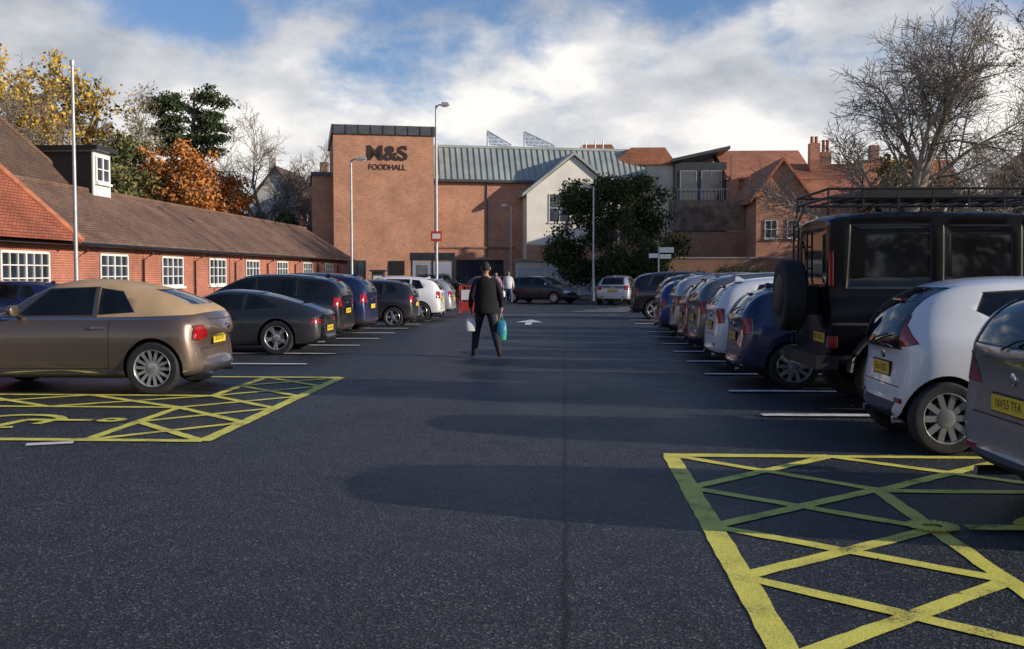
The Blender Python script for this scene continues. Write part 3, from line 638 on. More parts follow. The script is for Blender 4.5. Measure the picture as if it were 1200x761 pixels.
# left row
car('beetle','bronze',-4.6,14.42,-1,(1,1,1.0),'multi',rz=1)
car('coupe','dgrey',-4.68,21.2,-1,(1,1,1),'five')
car('suv','black',-4.9,24.15,-1,(.98,1,.98),'five')
car('suv','navy',-4.85,27.0,-1,(.98,1,1.0),'ten',rz=-1)
car('hatch','dgrey',-4.35,31.6,-1,(.93,.97,.97),'five')
car('hatch','white',-4.0,35.4,-1,(1.0,1,1.03),'five')
car('hatch','silver',-4.0,39.0,-1,(1.0,1,.98),'five')
car('hatch','navy',-12.1,25.5,-1,(1,1,.97),'five')
car('hatch','dgrey',0,0,1,(1.05,1,1.0),'ten',loc=(-3.1,58.5,.008),rz=-32)
car('hatch','silver',0,0,1,(1,1,1.03),'ten',loc=(2.35,53,.008),rz=75)
car('suv','black',0,0,1,(1,1,1.0),'ten',loc=(-8.0,58,.008),rz=70)
car('hatch','grey',0,0,1,(1,1,1.0),'ten',loc=(-6.2,66,.008),rz=0)
# ------------------------------------------------------------ people
SK=simple('skin',(.42,.24,.17),.55); JK=simple('black_jacket',(.012,.012,.015),.85,bump=.6,bs=18,spec=.25); TR=simple('dark_trousers',(.028,.028,.033),.85,bump=.5,bs=14,spec=.3); SH=simple('brown_shoes',(.035,.022,.015),.5); HR=simple('dark_hair',(.03,.022,.018),.8,bump=.8,bs=120)
def person(name,loc,rz,sc,top,bot,hair,longhair=False,wide=1.0):
    e=empty(name,loc,rz,(sc,sc,sc)); w=wide
    J=[((0,0,.97),(.15,.11)),((0,.0,1.12),(.14,.105)),((0,.0,1.30),(.165,.115)),((0,0,1.43),(.12,.085)),((0,.015,1.52),(.055,.055)),((0,.03,1.60),(.05,.05)),
       ((-.18,0,1.42),(.08,.075)),((-.27,-.05,1.16),(.066,.062)),((-.285,.07,.94),(.045,.042)),((-.275,.095,.86),(.036,.022)),
       ((.18,0,1.42),(.08,.075)),((.275,-.03,1.15),(.066,.062)),((.29,.03,.92),(.045,.042)),((.28,.04,.83),(.036,.022)),
       ((-.10,.02,.88),(.108,.108)),((-.125-.04*w,.2,.52),(.085,.085)),((-.135-.075*w,.13,.13),(.066,.064)),((-.14-.08*w,.16,.05),(.045,.04)),((-.16-.09*w,.31,.035),(.042,.032)),
       ((.10,-.02,.88),(.108,.108)),((.12+.04*w,.02,.5),(.084,.084)),((.14+.075*w,-.24,.18),(.064,.062)),((.14+.08*w,-.24,.10),(.045,.04)),((.16+.09*w,-.1,.035),(.042,.032))]
    E=[(0,1),(1,2),(2,3),(3,4),(4,5),(3,6),(6,7),(7,8),(8,9),(3,10),(10,11),(11,12),(12,13),(0,14),(14,15),(15,16),(16,17),(17,18),(0,19),(19,20),(20,21),(21,22),(22,23)]
    me=bpy.data.meshes.new('sk'); me.from_pydata([j[0] for j in J],E,[]); o=bpy.data.objects.new('sk',me); link(o)
    md=o.modifiers.new('k','SKIN'); sv=me.skin_vertices[0].data
    for i,j in enumerate(J): sv[i].radius=j[1]; sv[i].use_root=(i==0)
    s2=o.modifiers.new('s','SUBSURF'); s2.levels=2; s2.render_levels=2
    dg=bpy.context.evaluated_depsgraph_get(); dg.update(); m2=bpy.data.meshes.new_from_object(o.evaluated_get(dg)); bpy.data.objects.remove(o)
    m2.materials.clear()
    for mm in (SK,top,bot,SH): m2.materials.append(mm)
    for p in m2.polygons:
        c=p.center; p.use_smooth=True
        if c.z>1.49: k=0
        elif abs(c.x)>.2 and .7<c.z<.925: k=0
        elif c.z>.93: k=1
        elif c.z<.09 or (c.z<.14 and c.y<-.1): k=3
        else: k=2
        p.material_index=k
    link(bpy.data.objects.new('body',m2),e)
    b=MB()
    prof=[(1.515,.075,.07),(1.49,.11,.09),(1.455,.175,.11),(1.41,.215,.125),(1.3,.225,.14),(1.12,.215,.14),(.98,.22,.15),(.86,.235,.16),(.83,.23,.155),(.9,.17,.12)]
    k=len(b.v); sg=32
    for (z,rx,ry) in prof:
        for j in range(sg):
            a=2*math.pi*j/sg; wv=1+.035*math.sin(3*a+z*9)+.015*math.sin(7*a-z*23)
            b.v.append((math.cos(a)*rx*wv,math.sin(a)*ry*wv,z+.006*math.sin(2*a)))
    for i in range(len(prof)-1):
        for j in range(sg):
            a=k+i*sg+j; c=k+i*sg+(j+1)%sg; b.f.append((a,c,c+sg,a+sg)); b.m.append(1)
    def hd(p):
        q=p.copy()
        if q.z<0: q.x*=1-.25*abs(q.z); 
        if q.z<0 and q.y<0: q.y*=.88
        return q
    hc=(0,.035,1.66); b.sphere(hc,(.078,.098,.118),20,0,hd)
    b.sphere((0,.14,1.65),(.014,.02,.022),8,0)
    for s in (1,-1): b.sphere((s*.08,.03,1.655),(.012,.022,.032),8,0); b.sphere((s*.03,.125,1.675),(.01,.008,.006),6,2)
    b.box(-.022,.022,.122,.13,1.60,1.606,2)
    def hf(p):
        q=p.copy()
        lim=-.42 if q.y<.25 else .3
        if q.z<lim:
            t=min(1,(lim-q.z)/(lim+1)); q.x*=1-.75*t; q.y*=1-.6*t; q.z=lim+.0*t
        return q
    b.sphere((0,.03,1.668),(.0815,.1015,.118),22,2,hf)
    if longhair: b.sphere((0,-.03,1.58),(.085,.07,.16),14,2)
    for s,(hx_,hy_,hz_) in ((-1,(-.275,.1,.85)),(1,(.28,.045,.82))):
        for i,ln_ in enumerate((.065,.075,.07,.055)):
            fy=hy_-.03+i*.02
            b.tube([(hx_,fy,hz_+.01),(hx_+s*.008,fy,hz_-ln_*.5),(hx_-s*.012,fy,hz_-ln_*.85),(hx_-s*.03,fy,hz_-ln_*.75)],[.010,.0095,.009,.007],6,0)
        b.tube([(hx_,hy_+.02,hz_+.03),(hx_-s*.02,hy_+.05,hz_),(hx_-s*.028,hy_+.045,hz_-.035)],[.012,.011,.008],6,0)
    b.build('jacket_head_hands',[SK,top,hair],e,smooth=True,angle=60)
    return e
e=person('walking_man',(-1.5,19.9,.008),rad(8),1.02,JK,TR,HR)
BG=simple('blue_green_carrier_bag',(.02,.12,.42),.4,col2=(.05,.42,.16),vs=5)
def bag(parent,x,y,z,mat,nm,w=.16,h=.32):
    b=MB(); k=0; pr=[(z,w*.55,.06),(z-.05,w*.9,.09),(z-h*.6,w,.1),(z-h,w*.92,.085),(z-h,.01,.01)]
    for (zz,ry,rx) in pr:
        for j in range(16):
            a=2*math.pi*j/16; ca,sa=math.cos(a),math.sin(a)
            b.v.append((x+math.copysign(abs(ca)**.5,ca)*rx,y+math.copysign(abs(sa)**.5,sa)*ry*(1+.06*math.sin(5*a+zz*20)),zz))
    for i in range(4):
        for j in range(16):
            a=i*16+j; c=i*16+(j+1)%16; b.f.append((a,c,c+16,a+16)); b.m.append(0)
    for s in (.03,-.03): b.tube([(x+s,y-w*.4,z-.02),(x+s*.4,y-.02,z+.12),(x+s*.4,y+.02,z+.12),(x+s,y+w*.4,z-.02)],.007,6,0)
    b.build(nm,[mat],parent,smooth=True,angle=60)
bag(e,.29,.04,.69,BG,'carrier_bag',.17,.36)
bag(e,-.28,.1,.73,M['white'],'white_bag',.06,.24)
wt=simple('white_top',(.6,.6,.62),.8); jn=simple('blue_jeans',(.07,.10,.2),.85); fh=simple('fair_hair',(.25,.15,.07),.7); pk=simple('pink_coat',(.45,.25,.3),.8)
e=person('woman_shopper',(-3.0,55.5,.008),rad(190),.97,wt,jn,fh,True,.2); bag(e,.275,.04,.70,M['white'],'shopping_bag')
e=person('shopper',(-3.7,56.4,.008),rad(170),.95,pk,TR,HR,True,.2)
# ------------------------------------------------------------ street furniture
def lamp(x,y,h,arm=1,name='street_lamp',double=False,sign=False,r=.06):
    e=empty(name,(x,y,0)); b=MB()
    b.tube([(0,0,0),(0,0,1.3),(0,0,1.31),(0,0,h)],[r*1.5,r*1.5,r,r*.7],12,0); b.tube([(0,0,0),(0,0,.02)],.16,12,0)
    for s in ((arm,-arm) if double else (arm,)):
        if s:
            b.tube([(0,0,h-.05),(s*.25,0,h+.03),(s*.5,0,h+.02)],.03,8,0)
            b.prism([(s*.35,h-.03),(s*.95,h-.0),(s*.9,h+.1),(s*.45,h+.12)],'y',-.13,.13,0)
            b.box(min(s*.5,s*.85),max(s*.5,s*.85),-.09,.09,h-.06,h-.035,1)
        else: b.tube([(0,0,h),(0,0,h+.12)],.05,12,0)
    if sign:
        b.box(-.22,.22,-.09,-.07,2.9,3.3,2); b.box(-.16,.16,-.096,-.091,3.0,3.2,1)
    b.build('lamp_column',['galv','white','redpl'],e,smooth=True,angle=40)
lamp(-10.45,22,6.0,0,r=.045)
lamp(-5.15,42,8.3,.55,double=False,sign=True)
lamp(-9.2,45,6.5,.7)
lamp(1.66,62,6.7,-.7)
lamp(-3.6,70,6.1,-.7,r=.05)
e=empty('direction_sign',(5.3,60,0)); b=MB(); b.tube([(0,0,0),(0,0,3.2)],.04,8,0); b.box(.05,.85,-.03,.03,2.8,3.1,1); b.box(-.55,-.05,-.03,.03,2.5,2.75,1); b.box(.05,.7,-.03,.03,2.45,2.7,1); b.build('sign_post',['galv','white'],e)
e=empty('notice_board',(-7.6,60,0)); b=MB()
for x in(-1.2,0,1.2): b.box(x-.05,x+.05,-.05,.05,0,2.75,0)
b.box(-1.3,1.3,-.08,-.052,2.35,2.8,0); b.box(-1.14,-.06,-.03,.03,.5,2.3,1); b.box(.06,1.14,-.03,.03,.5,2.3,1); b.box(-.95,-.25,-.036,-.031,1.5,2.1,2); b.box(.3,.95,-.036,-.031,.9,1.4,2)
b.build('board_panels',['darkmetal','white','conc'],e)
e=empty('red_barrier',(-3.9,42.5,0)); b=MB()
for x in (-.35,.35):
    b.tube([(x,-.3,0),(x,-.3,1.1)],.025,6,0); b.tube([(x,.5,0),(x,.5,1.1)],.025,6,0); b.tube([(x,-.3,1.1),(x,.5,1.1)],.025,6,0)
for z in (.1,.35,.6,.85,1.1): b.tube([(-.35,-.3,z),(.35,-.3,z)],.022,6,0)
for i in range(6): b.tube([(-.35+.14*i,-.3,.1),(-.35+.14*i,-.3,1.1)],.012,5,0)
b.box(-.28,.28,-.34,-.33,.55,.95,1); b.box(-.3,.3,-.33,-.32,.15,.45,0)
b.build('barrier_frame',['redpl','white'],e)
e=empty('payment_machine',(-9.3,52,0)); b=MB(); b.box(-.3,.3,-.2,.2,0,1.7,0); b.box(-.22,.22,-.21,-.203,.9,1.5,1); b.box(-.4,.4,-.3,.25,1.7,1.8,0); b.build('machine_case',['darkmetal','white'],e)
b=MB()
for i in range(9): b.box(3.6+i*1.2,3.72+i*1.2,57,57.12,0,.9,0)
b.box(3.5,13.4,57.13,57.17,.7,.82,0)
b.build('post_and_rail_fence',['white'])
# ------------------------------------------------------------ building helpers
def win_y(b,x0,x1,z0,z1,y,nx=2,nz=2,fm=0,gm=1,fw=.06):
    b.box(x0,x1,y-.02,y+.01,z0,z1,gm)
    for i in range(nx+1):
        x=x0+(x1-x0)*i/nx; w=fw if i in(0,nx) else fw*.55; b.box(x-w/2,x+w/2,y-.06,y-.021,z0,z1,fm)
    for i in range(nz+1):
        z=z0+(z1-z0)*i/nz; w=fw if i in(0,nz) else fw*.55; b.box(x0,x1,y-.055,y-.022,z-w/2,z+w/2,fm)
    b.box(x0-.08,x1+.08,y-.12,y-.0,z0-.12,z0-.035,fm)
def win_x(b,y0,y1,z0,z1,x,nx=2,nz=2,fm=0,gm=1,fw=.07):
    b.box(x-.01,x+.02,y0,y1,z0,z1,gm)
    for i in range(nx+1):
        y=y0+(y1-y0)*i/nx; w=fw if i%max(1,nx//2 if nx%2==0 else nx)==0 else fw*.45; b.box(x+.021,x+.06,y-w/2,y+w/2,z0,z1,fm)
    for i in range(nz+1):
        z=z0+(z1-z0)*i/nz; w=fw if i in(0,nz) else fw*.45; b.box(x+.022,x+.055,y0,y1,z-w/2,z+w/2,fm)
    b.box(x,x+.14,y0-.08,y1+.08,z0-.12,z0-.036,fm)
e=empty('brick_village_hall'); 
b=MB(); b.box(-21,-15,24,72,0,2.6,0)
b.prism([(-21,2.6),(-15,2.6),(-18,4.55)],'y',71.8,71.95,0)
b.box(-15,-14.96,24,72,0,.5,1)
b.build('walls',['brick2','brickold'],e)
b=MB(); b.prism([(-14.6,2.5),(-14.6,2.62),(-18,4.72),(-21.4,2.62),(-21.4,2.5),(-18,4.6)],'y',29,72.3,0)
b.build('roof',['tile'],e)
b=MB(); b.tube([(-18,31,4.74),(-18,72.3,4.74)],.1,8,0); b.build('ridge_tiles',['tile'],e)
b=MB()
win_x(b,27.2,29.8,.75,2.2,-15,6,4)
for y0 in (33.2,38.4,43.6,48.7,54,59.5,65): win_x(b,y0,y0+2.1,1.15,2.22,-15,4,3)
b.build('windows',['white','winglass'],e)
b=MB()
for y0 in (33.2,38.4,43.6,48.7,54,59.5,65): b.box(-15,-14.975,y0-.15,y0+2.25,2.27,2.48,0)
b.build('window_lintels',['brickold'],e)
b=MB(); b.tube([(-14.52,24,2.5),(-14.52,72.3,2.5)],.06,8,0)
for y in (31.5,36.6,41.8,47,52.2,57.6,63,68.5): b.tube([(-14.55,y,2.48),(-14.6,y,2.3),(-14.93,y,2.1),(-14.93,y,.1)],.04,8,0)
b.build('gutter_and_downpipes',['black'],e)
b=MB()
A=(-14.2,16,2.55);B_=(-14.2,30.3,2.55);C_=(-16.6,28.6,5.3);D_=(-16.6,16,5.3)
b.poly([A,B_,C_,D_],0); b.poly([B_,(-22,30.3,2.55),(-18,28.6,5.3),C_],0)
b.build('red_roof',['tilered'],e)
b=MB(); b.tube([B_,C_],.13,8,0); b.tube([C_,D_],.12,8,0); b.build('red_hip_tiles',['ridge'],e)
b=MB()
Bq=(-18.2,20,4.9);C=(-18.6,39.5,4.9);D=(-34,39.5,4.9);A=(-34,20,4.9); R1=(-23,24,9.3);R2=(-22.6,36.5,9.3)
b.poly([Bq,C,R2,R1],0); b.poly([C,D,R2],0); b.poly([D,A,R1,R2],0); b.poly([A,Bq,R1],0)
b.box(-33.5,-18.9,21,39,0,4.85,1)
b.build('tall_roof_block',['tiledark','brick2'],e)
b=MB(); 
for p,q in ((R1,R2),(C,R2)): b.tube([p,q],.11,8,0)
b.build('hip_tiles',['tile'],e)
b=MB(); b.box(-19.8,-17.75,38.9,40.4,4.5,6.25,0); b.box(-20.0,-17.5,38.7,40.6,6.25,6.42,1); win_x(b,39.1,40.2,5.1,6.05,-17.75,2,2,0,2,.09)
b.box(-19.75,-17.8,38.86,38.9,4.6,6.2,1)
b.build('dormer',['white','black','winglass'],e)
# ---- department store (turned slightly towards the car park entrance)
e=empty('brick_store')
th=rad(14); cx_,cy_=-17.6,79.5
e.rotation_euler=(0,0,th); e.location=(cx_-(cx_*math.cos(th)-cy_*math.sin(th)),cy_-(cx_*math.sin(th)+cy_*math.cos(th)),0)
b=MB(); b.box(-17.6,-9.9,80,92,0,12.3,0)
b.box(-9.9,7.5,81,95,0,9.0,0)
b.box(-9.9,-3.25,80.9,81,3.6,3.75,1)
b.box(-17.6,-9.9,79.95,80,1.0,1.12,1)
b.box(-19.2,-17.6,81.5,92,0,9.2,0)
b.build('walls',['brick','brickold'],e)
b=MB(); b.box(-17.75,-9.75,79.85,92.1,12.3,13.0,0)
for i in range(9): x=-17.6+i*.95; b.box(x,x+.05,79.8,79.85,12.3,13.0,1)
b.box(-19.3,-17.75,81.3,92,9.2,9.5,0)
b.build('tower_parapet',['lead','darkmetal'],e)
b=MB(); b.poly([(-9.9,80.75,9.0),(7.8,80.75,9.0),(7.8,82.6,11.8),(-9.9,82.6,11.8)],0); b.box(-9.9,7.8,82.6,95,8.9,11.78,0); b.box(-9.9,7.8,80.6,80.75,8.85,9.05,1)
for i in range(37):
    x=-9.7+i*.48; b.prism([(80.72,9.03),(80.66,9.07),(82.55,11.87),(82.6,11.82)],'x',x,x+.03,0)
b.box(-9.9,7.8,82.5,82.75,11.75,11.95,0)
b.build('metal_roof',['zinc','darkmetal'],e)
b=MB(); b.prism([(-2.6,0),(5.0,0),(5.0,7.9),(1.2,10.9),(-2.6,7.9)],'y',79.4,81.5,0)
b.box(-2.62,5.02,79.37,79.4,0,3.9,1)
win_y(b,-.8,.9,5.7,7.9,79.4,2,2,0,3); 
b.build('gabled_bay',['render','brick','darkmetal','winglass'],e)
b=MB(); b.prism([(-3.0,7.65),(-3.0,7.9),(1.2,11.25),(5.4,7.9),(5.4,7.65),(1.2,11.0)],'y',79.1,84,0)
b.build('gable_roof',['zinc'],e)
b=MB()
for (x0,x1,z) in ((-5.0,-3.0,12.0),(-1.9,.7,12.0)):
    b.poly([(x0,83.9,z+1.35),(x0+.1,83.5,z+.15),(x1,83.5,z+.0),(x1-.1,83.6,z+.18)],0)
    b.tube([(x0,83.9,z+1.35),(x0,83.9,11.7)],.04,6,1); b.tube([(x1,83.5,z),(x1,83.5,11.7)],.04,6,1)
    b.tube([(x0,83.9,z+1.38),(x1,83.6,z+.2)],.045,6,1)
for x in (3.6,4.0,4.8,5.5): b.tube([(x,86,11.7),(x,86,12.8+.4*math.sin(x*7))],.05,6,1)
b.build('solar_panels',['solar','galv'],e)
b=MB()
win_y(b,-16.9,-15.2,.3,2.6,80,3,1,2,3); b.box(-13.4,-12.2,79.93,79.96,1.5,2.6,0)
b.box(-9.6,-8.3,80.9,80.96,1.4,2.6,0); b.box(-9.4,-8.5,80.88,80.895,1.9,2.2,1)
win_y(b,-8.0,-4.2,.3,2.7,81,5,1,2,3)
b.tube([(-9.7,80.88,0),(-9.7,80.88,8.8)],.05,6,2); b.tube([(-5.5,80.93,2.9),(-5.5,80.93,8.8)],.05,6,2)
b.build('shopfront',['black','white','darkmetal','winglass'],e)
mt=simple('dark_bronze_lettering',(.03,.018,.015),.6)
text_mesh('store_lettering','M&S',1.55,mt,frame_mtx((1.1,0,0),(0,0,1),(0,-1,0),(-13.5,79.95,10.85)),e,.02,.035)
text_mesh('store_lettering_small','FOODHALL',.62,mt,frame_mtx((.88,0,0),(0,0,1),(0,-1,0),(-13.5,79.97,9.8)),e,.012,.004)
e=empty('garage_block'); b=MB(); b.box(-3.6,2.6,76.5,79,0,2.5,0)
for i in range(3):
    x=-3.4+i*2.05; b.box(x,x+1.8,76.43,76.5,.05,2.1,1)
    for k in range(5): b.box(x,x+1.8,76.41,76.43,.35+k*.38,.38+k*.38,2)
b.box(-3.8,2.8,76.2,79.1,2.5,2.65,2)
b.box(8,15.5,77,79.6,0,2.3,3); 
b.build('garages',['render','garage','conc','brickold'],e)
g=MB(); g.box(-14,-3.8,78,78.2,0,.9,0); g.build('brick_wall',['brickold'])
g=MB(); g.box(6.5,22,70,70.3,0,2.6,0); g.box(6.4,22.1,69.95,70.35,2.6,2.7,1); g.build('brick_wall',['brickold','conc'])
# ---- flats
e=empty('apartment_building')
b=MB(); b.box(5.2,8.9,88,98,0,10.6,0); b.box(8.9,13.0,86,98,0,10.6,1); b.box(13,17,84,98,0,9.2,2); b.box(13.0,13.6,83.6,84,0,10.9,2)
b.box(7.4,12.9,76.3,82,0,4.6,2)
b.build('walls',['render','darkmetal','brick'],e)
b=MB(); b.prism([(3.9,10.6),(9.2,10.6),(8.2,12),(5.4,12)],'y',87.6,98,0)
b.poly([(12.8,83.7,9.1),(20,83.7,8.6),(20,92,12.2),(12.8,92,12.2)],0); b.poly([(12.8,83.7,9.1),(12.8,92,12.2),(12.8,92,9.1)],0)
b.prism([(1,13.0),(5,13.0),(4.4,13.9),(1.6,13.9)],'y',101,106,0)
b.build('tiled_roofs',['tileor'],e)
b=MB(); b.prism([(8.6,10.6),(13.2,11.6),(13.2,11.85),(8.6,10.85)],'y',85.4,98,0); b.build('mono_pitch_roof',['lead'],e)
b=MB(); win_y(b,6.3,7.8,7.7,9.7,88,2,1,1,2)
win_y(b,9.3,10.6,7.5,9.9,86,1,1,0,2); win_y(b,11,12.6,7.5,9.9,86,2,1,0,2)
win_y(b,14.6,15.6,5.6,7.4,84,2,1,1,2)
b.box(8.9,13,84.6,85.95,7.1,7.25,0); 
for i in range(14): b.box(8.95+i*.3,8.98+i*.3,84.62,84.66,7.25,8.3,0)
b.box(8.9,13,84.6,84.68,8.3,8.36,0)
b.build('windows_and_balcony',['galv','white','winglass'],e)
b=MB()
for i in range(36): x=7.4+i*.153; b.box(x,x+.14,76.2,76.24,4.7,6.9+.0,0)
b.box(7.4,12.9,76.24,76.3,5.1,5.2,0); b.box(7.4,12.9,76.24,76.3,6.4,6.5,0)
b.build('terrace_fence',['wood'],e)
e=empty('brick_house')
b=MB(); b.prism([(12.9,0),(16.4,0),(16.4,6.9),(14.65,9.2),(12.9,6.9)],'y',72,84,0)
b.box(16.4,21,73.5,84,0,6.4,0); b.box(17.6,18.3,77,77.8,6,11.0,0); b.box(18.9,19.6,79,79.8,6,10.6,0)
b.build('walls',['brick'],e)
b=MB(); b.prism([(12.5,6.4),(12.5,6.62),(14.65,9.45),(16.8,6.62),(16.8,6.4),(14.65,9.2)],'y',71.7,84,0)
b.poly([(16.4,73.1,6.3),(21.3,73.1,6.3),(21.3,78,9.6),(16.4,78,9.6)],0); b.poly([(16.4,83,6.3),(21.3,83,6.3),(21.3,78,9.6),(16.4,78,9.6)],0)
b.build('roof',['tileor'],e)
b=MB(); win_y(b,13.5,14.3,4.0,5.2,72,2,2); win_y(b,15.0,15.8,4.0,5.2,72,2,2); win_y(b,17.5,18.6,3.6,5.0,73.5,2,2)
for (x,y) in ((17.8,77.4),(18.1,77.4),(19.1,79.4),(19.4,79.4)): b.tube([(x,y,10.5),(x,y,11.5)],.12,8,2)
b.build('windows_and_pots',['white','winglass','ridge'],e)
def house(x0,x1,y0,y1,h,rh,wm,rm_,ax='x',name='brick_house'):
    e=empty(name); b=MB(); b.box(x0,x1,y0,y1,0,h,0)
    if ax=='x': b.prism([(y0,h),(y1,h),((y0+y1)/2,h+rh-.1)],'x',x0,x1,0)
    else: b.prism([(x0,h),(x1,h),((x0+x1)/2,h+rh-.1)],'y',y0,y1,0)
    b.box(x0+1,x0+1.8,(y0+y1)/2-.4,(y0+y1)/2+.4,h,h+rh+1.4,0)
    b.build('walls',[wm],e); b=MB()
    if ax=='x': m_=(y0+y1)/2; b.prism([(y0-.4,h-.2),(y0-.4,h),(m_,h+rh+.1),(y1+.4,h),(y1+.4,h-.2),(m_,h+rh-.1)],'x',x0-.3,x1+.3,0)
    else: m_=(x0+x1)/2; b.prism([(x0-.4,h-.2),(x0-.4,h),(m_,h+rh+.1),(x1+.4,h),(x1+.4,h-.2),(m_,h+rh-.1)],'y',y0-.3,y1+.3,0)
    b.build('roof',[rm_],e); b=MB()
    k=int((x1-x0)/2.6)
    for i in range(k):
        xx=x0+.8+i*(x1-x0-1)/k
        for z in ([1.0,3.8] if h<8 else [1,3.8,6.6]): win_y(b,xx,xx+1.1,z,z+1.4,y0,2,2)
    b.build('windows',['white','winglass'],e)
house(36,46,82,92,9.5,4,'brick','tileor','y'); house(27,35,95,103,8.5,3.5,'brickold','tileor','x'); house(52,64,95,105,10,4,'brick','tileor','x')
house(-33,-27,108,118,8.5,4.2,'render','tiledark','y',name='rendered_house'); house(-26.5,-20,104,114,8.2,3.6,'brickold','tiledark','x')
house(-24,-8,-52,-40,6.5,4,'brick2','tiledark','x'); house(-4,16,-50,-38,7,4.2,'brick','tile','x')  # unseen houses added behind the camera to darken reflections in car glass
# ------------------------------------------------------------ trees
BK=simple('bark',(.13,.11,.09),.9,var=.35,vs=2); BK2=simple('pale_bark',(.31,.265,.215),.9,var=.3,vs=2)
def leafm(name,c1,c2,c3):
    m,n,l,b=base(name); tc=n.new('ShaderNodeTexCoord'); no=n.new('ShaderNodeTexNoise'); no.inputs['Scale'].default_value=1.1; no.inputs['Detail'].default_value=8; no.inputs['Roughness'].default_value=.75; l.new(tc.outputs['Object'],no.inputs['Vector'])
    r=ramp(n,[(.32,c1),(.5,c2),(.68,c3)]); l.new(no.outputs['Fac'],r.inputs['Fac']); l.new(r.outputs['Color'],b.inputs['Base Color']); b.inputs['Roughness'].default_value=.75; b.inputs['Specular IOR Level'].default_value=.2
    return m
LM=dict(yew=leafm('yew_foliage',(.016,.030,.011),(.038,.057,.02),(.09,.10,.035)),pine=leafm('pine_needles',(.018,.04,.016),(.05,.075,.03),(.10,.12,.05)),
 yellow=leafm('yellow_autumn_leaves',(.34,.21,.03),(.62,.40,.05),(.78,.56,.09)),olive=leafm('olive_leaves',(.10,.095,.04),(.19,.17,.065),(.29,.25,.10)),
 orange=leafm('orange_autumn_leaves',(.28,.10,.028),(.50,.19,.045),(.62,.30,.075)),green=leafm('green_leaves',(.045,.07,.022),(.09,.13,.045),(.16,.19,.065)),
 brown=leafm('brown_leaves',(.13,.09,.05),(.23,.165,.095),(.34,.25,.145)))
def leafq(b,p,s,mi,flat=0):
    u=Vector((random.gauss(0,1),random.gauss(0,1),random.gauss(0,1)*(1-flat))).normalized(); w=u.orthogonal().normalized(); 
    w.rotate(Matrix.Rotation(random.uniform(0,6.28),3,u)); v=u.cross(w)
    a=s*random.uniform(.6,1.2); c=a*random.uniform(.45,.8)
    b.poly([p+w*a,p+v*c,p-w*a,p-v*c],mi)
def tree(name,x,y,H,spread=.5,seed=1,levels=4,leaf=None,nl=6,ls=.2,bark=None,trunk=.25,kids=(7,7,6,5),first=.28,droop=.0,rt=.008,leaf2=None,wx=1.0,tl=.62):
    random.seed(seed); b=MB(); 
    def br(p,d,L,r,lv):
        ns=4 if lv<2 else 3
        pts=[p]; rs=[r]; dd=d.copy()
        for i in range(ns):
            j=.10+.06*lv
            dd=(dd+Vector((random.gauss(0,j),random.gauss(0,j),random.gauss(0,j)+(.07 if lv>0 else 0)-droop*lv*.05))).normalized()
            pts.append(pts[-1]+dd*L/ns); rs.append(max(rt,r*(1-(i+1)/ns*.62)))
        b.tube(pts,rs,7 if lv==0 else (5 if lv==1 else 3),0,cap=False)
        if lv>=levels:
            if leaf:
                for i in range(nl):
                    q=random.choice(pts[1:])+Vector((random.gauss(0,.25),random.gauss(0,.25),random.gauss(0,.22)))
                    leafq(b,q,ls,1 if (not leaf2 or random.random()<.7) else 2)
            return
        nk=kids[min(lv,len(kids)-1)]
        for i in range(nk):
            t=(first if lv==0 else .2)+(1-(first if lv==0 else .2))*(i+.5*random.random())/nk
            seg=min(ns-1,int(t*ns)); ft=t*ns-seg; q=pts[seg].lerp(pts[seg+1],ft); rr=rs[seg]*(1-ft)+rs[seg+1]*ft
            ang=random.uniform(0,6.283) if lv>0 else i*2.4+random.uniform(-.5,.5)
            ax=(pts[seg+1]-pts[seg]).normalized(); o=ax.orthogonal().normalized(); o.rotate(Matrix.Rotation(ang,3,ax))
            sp_=spread*random.uniform(.7,1.25); nd=(ax*math.cos(sp_*1.2)+o*math.sin(sp_*1.2)).normalized()
            br(q,nd,L*random.uniform(.5,.72)*(1-.35*t if lv==0 else 1-.2*t),max(rt,rr*.62),lv+1)
        br(pts[-1],dd,L*.42,rs[-1],lv+1)
    br(Vector((0,0,0)),Vector((0,0,1)),H*tl,trunk,0)
    mats=[bark or BK]+([LM[leaf]] if leaf else [])+([LM[leaf2]] if leaf2 else [])
    o=b.build(name,mats,None,smooth=True,recalc=False); o.location=(x,y,0)
    zmax=max(v[2] for v in b.v); k=H/zmax; o.scale=(k*wx,k*wx,k)
    return o
tree('bare_tree',19.0,59,17.2,.70,3,4,None,bark=BK2,trunk=.36,kids=(10,9,8,6),first=.16,rt=.011,wx=1.12,tl=.5)
tree('bare_tree',31,74,16,.66,8,4,None,bark=BK2,trunk=.4,kids=(8,8,7,5),first=.25,rt=.011)
tree('bare_tree',31.3,54,20.5,.62,12,4,'brown',1,.10,BK2,trunk=.35,kids=(8,7,6,5),first=.35,rt=.011)
for i,(x,y,h,lf) in enumerate(((25,72,9,'brown'),(30,66,9.5,'green'),(34,74,12,'brown'),(27,84,11,'olive'),(38,70,12,'olive'),(22.5,76,8.5,'green'),(43,78,14,'brown'))):
    tree('autumn_tree',x,y,h,.65,30+i,3,lf,9,.2,BK,trunk=.25,kids=(9,8,6),first=.12)
tree('yellow_tree',-41,86,20.5,.55,41,3,'yellow',12,.22,BK2,trunk=.35,kids=(9,8,6),first=.25,leaf2='olive',rt=.014)
tree('yellow_tree',-47,84,20.5,.55,42,3,'yellow',8,.22,BK2,trunk=.35,kids=(9,8,7),first=.25,leaf2='yellow',rt=.014)
tree('bare_tree',-44,78,18.5,.55,43,4,'brown',1,.10,BK2,trunk=.3,kids=(8,7,6,4),first=.3,rt=.012)
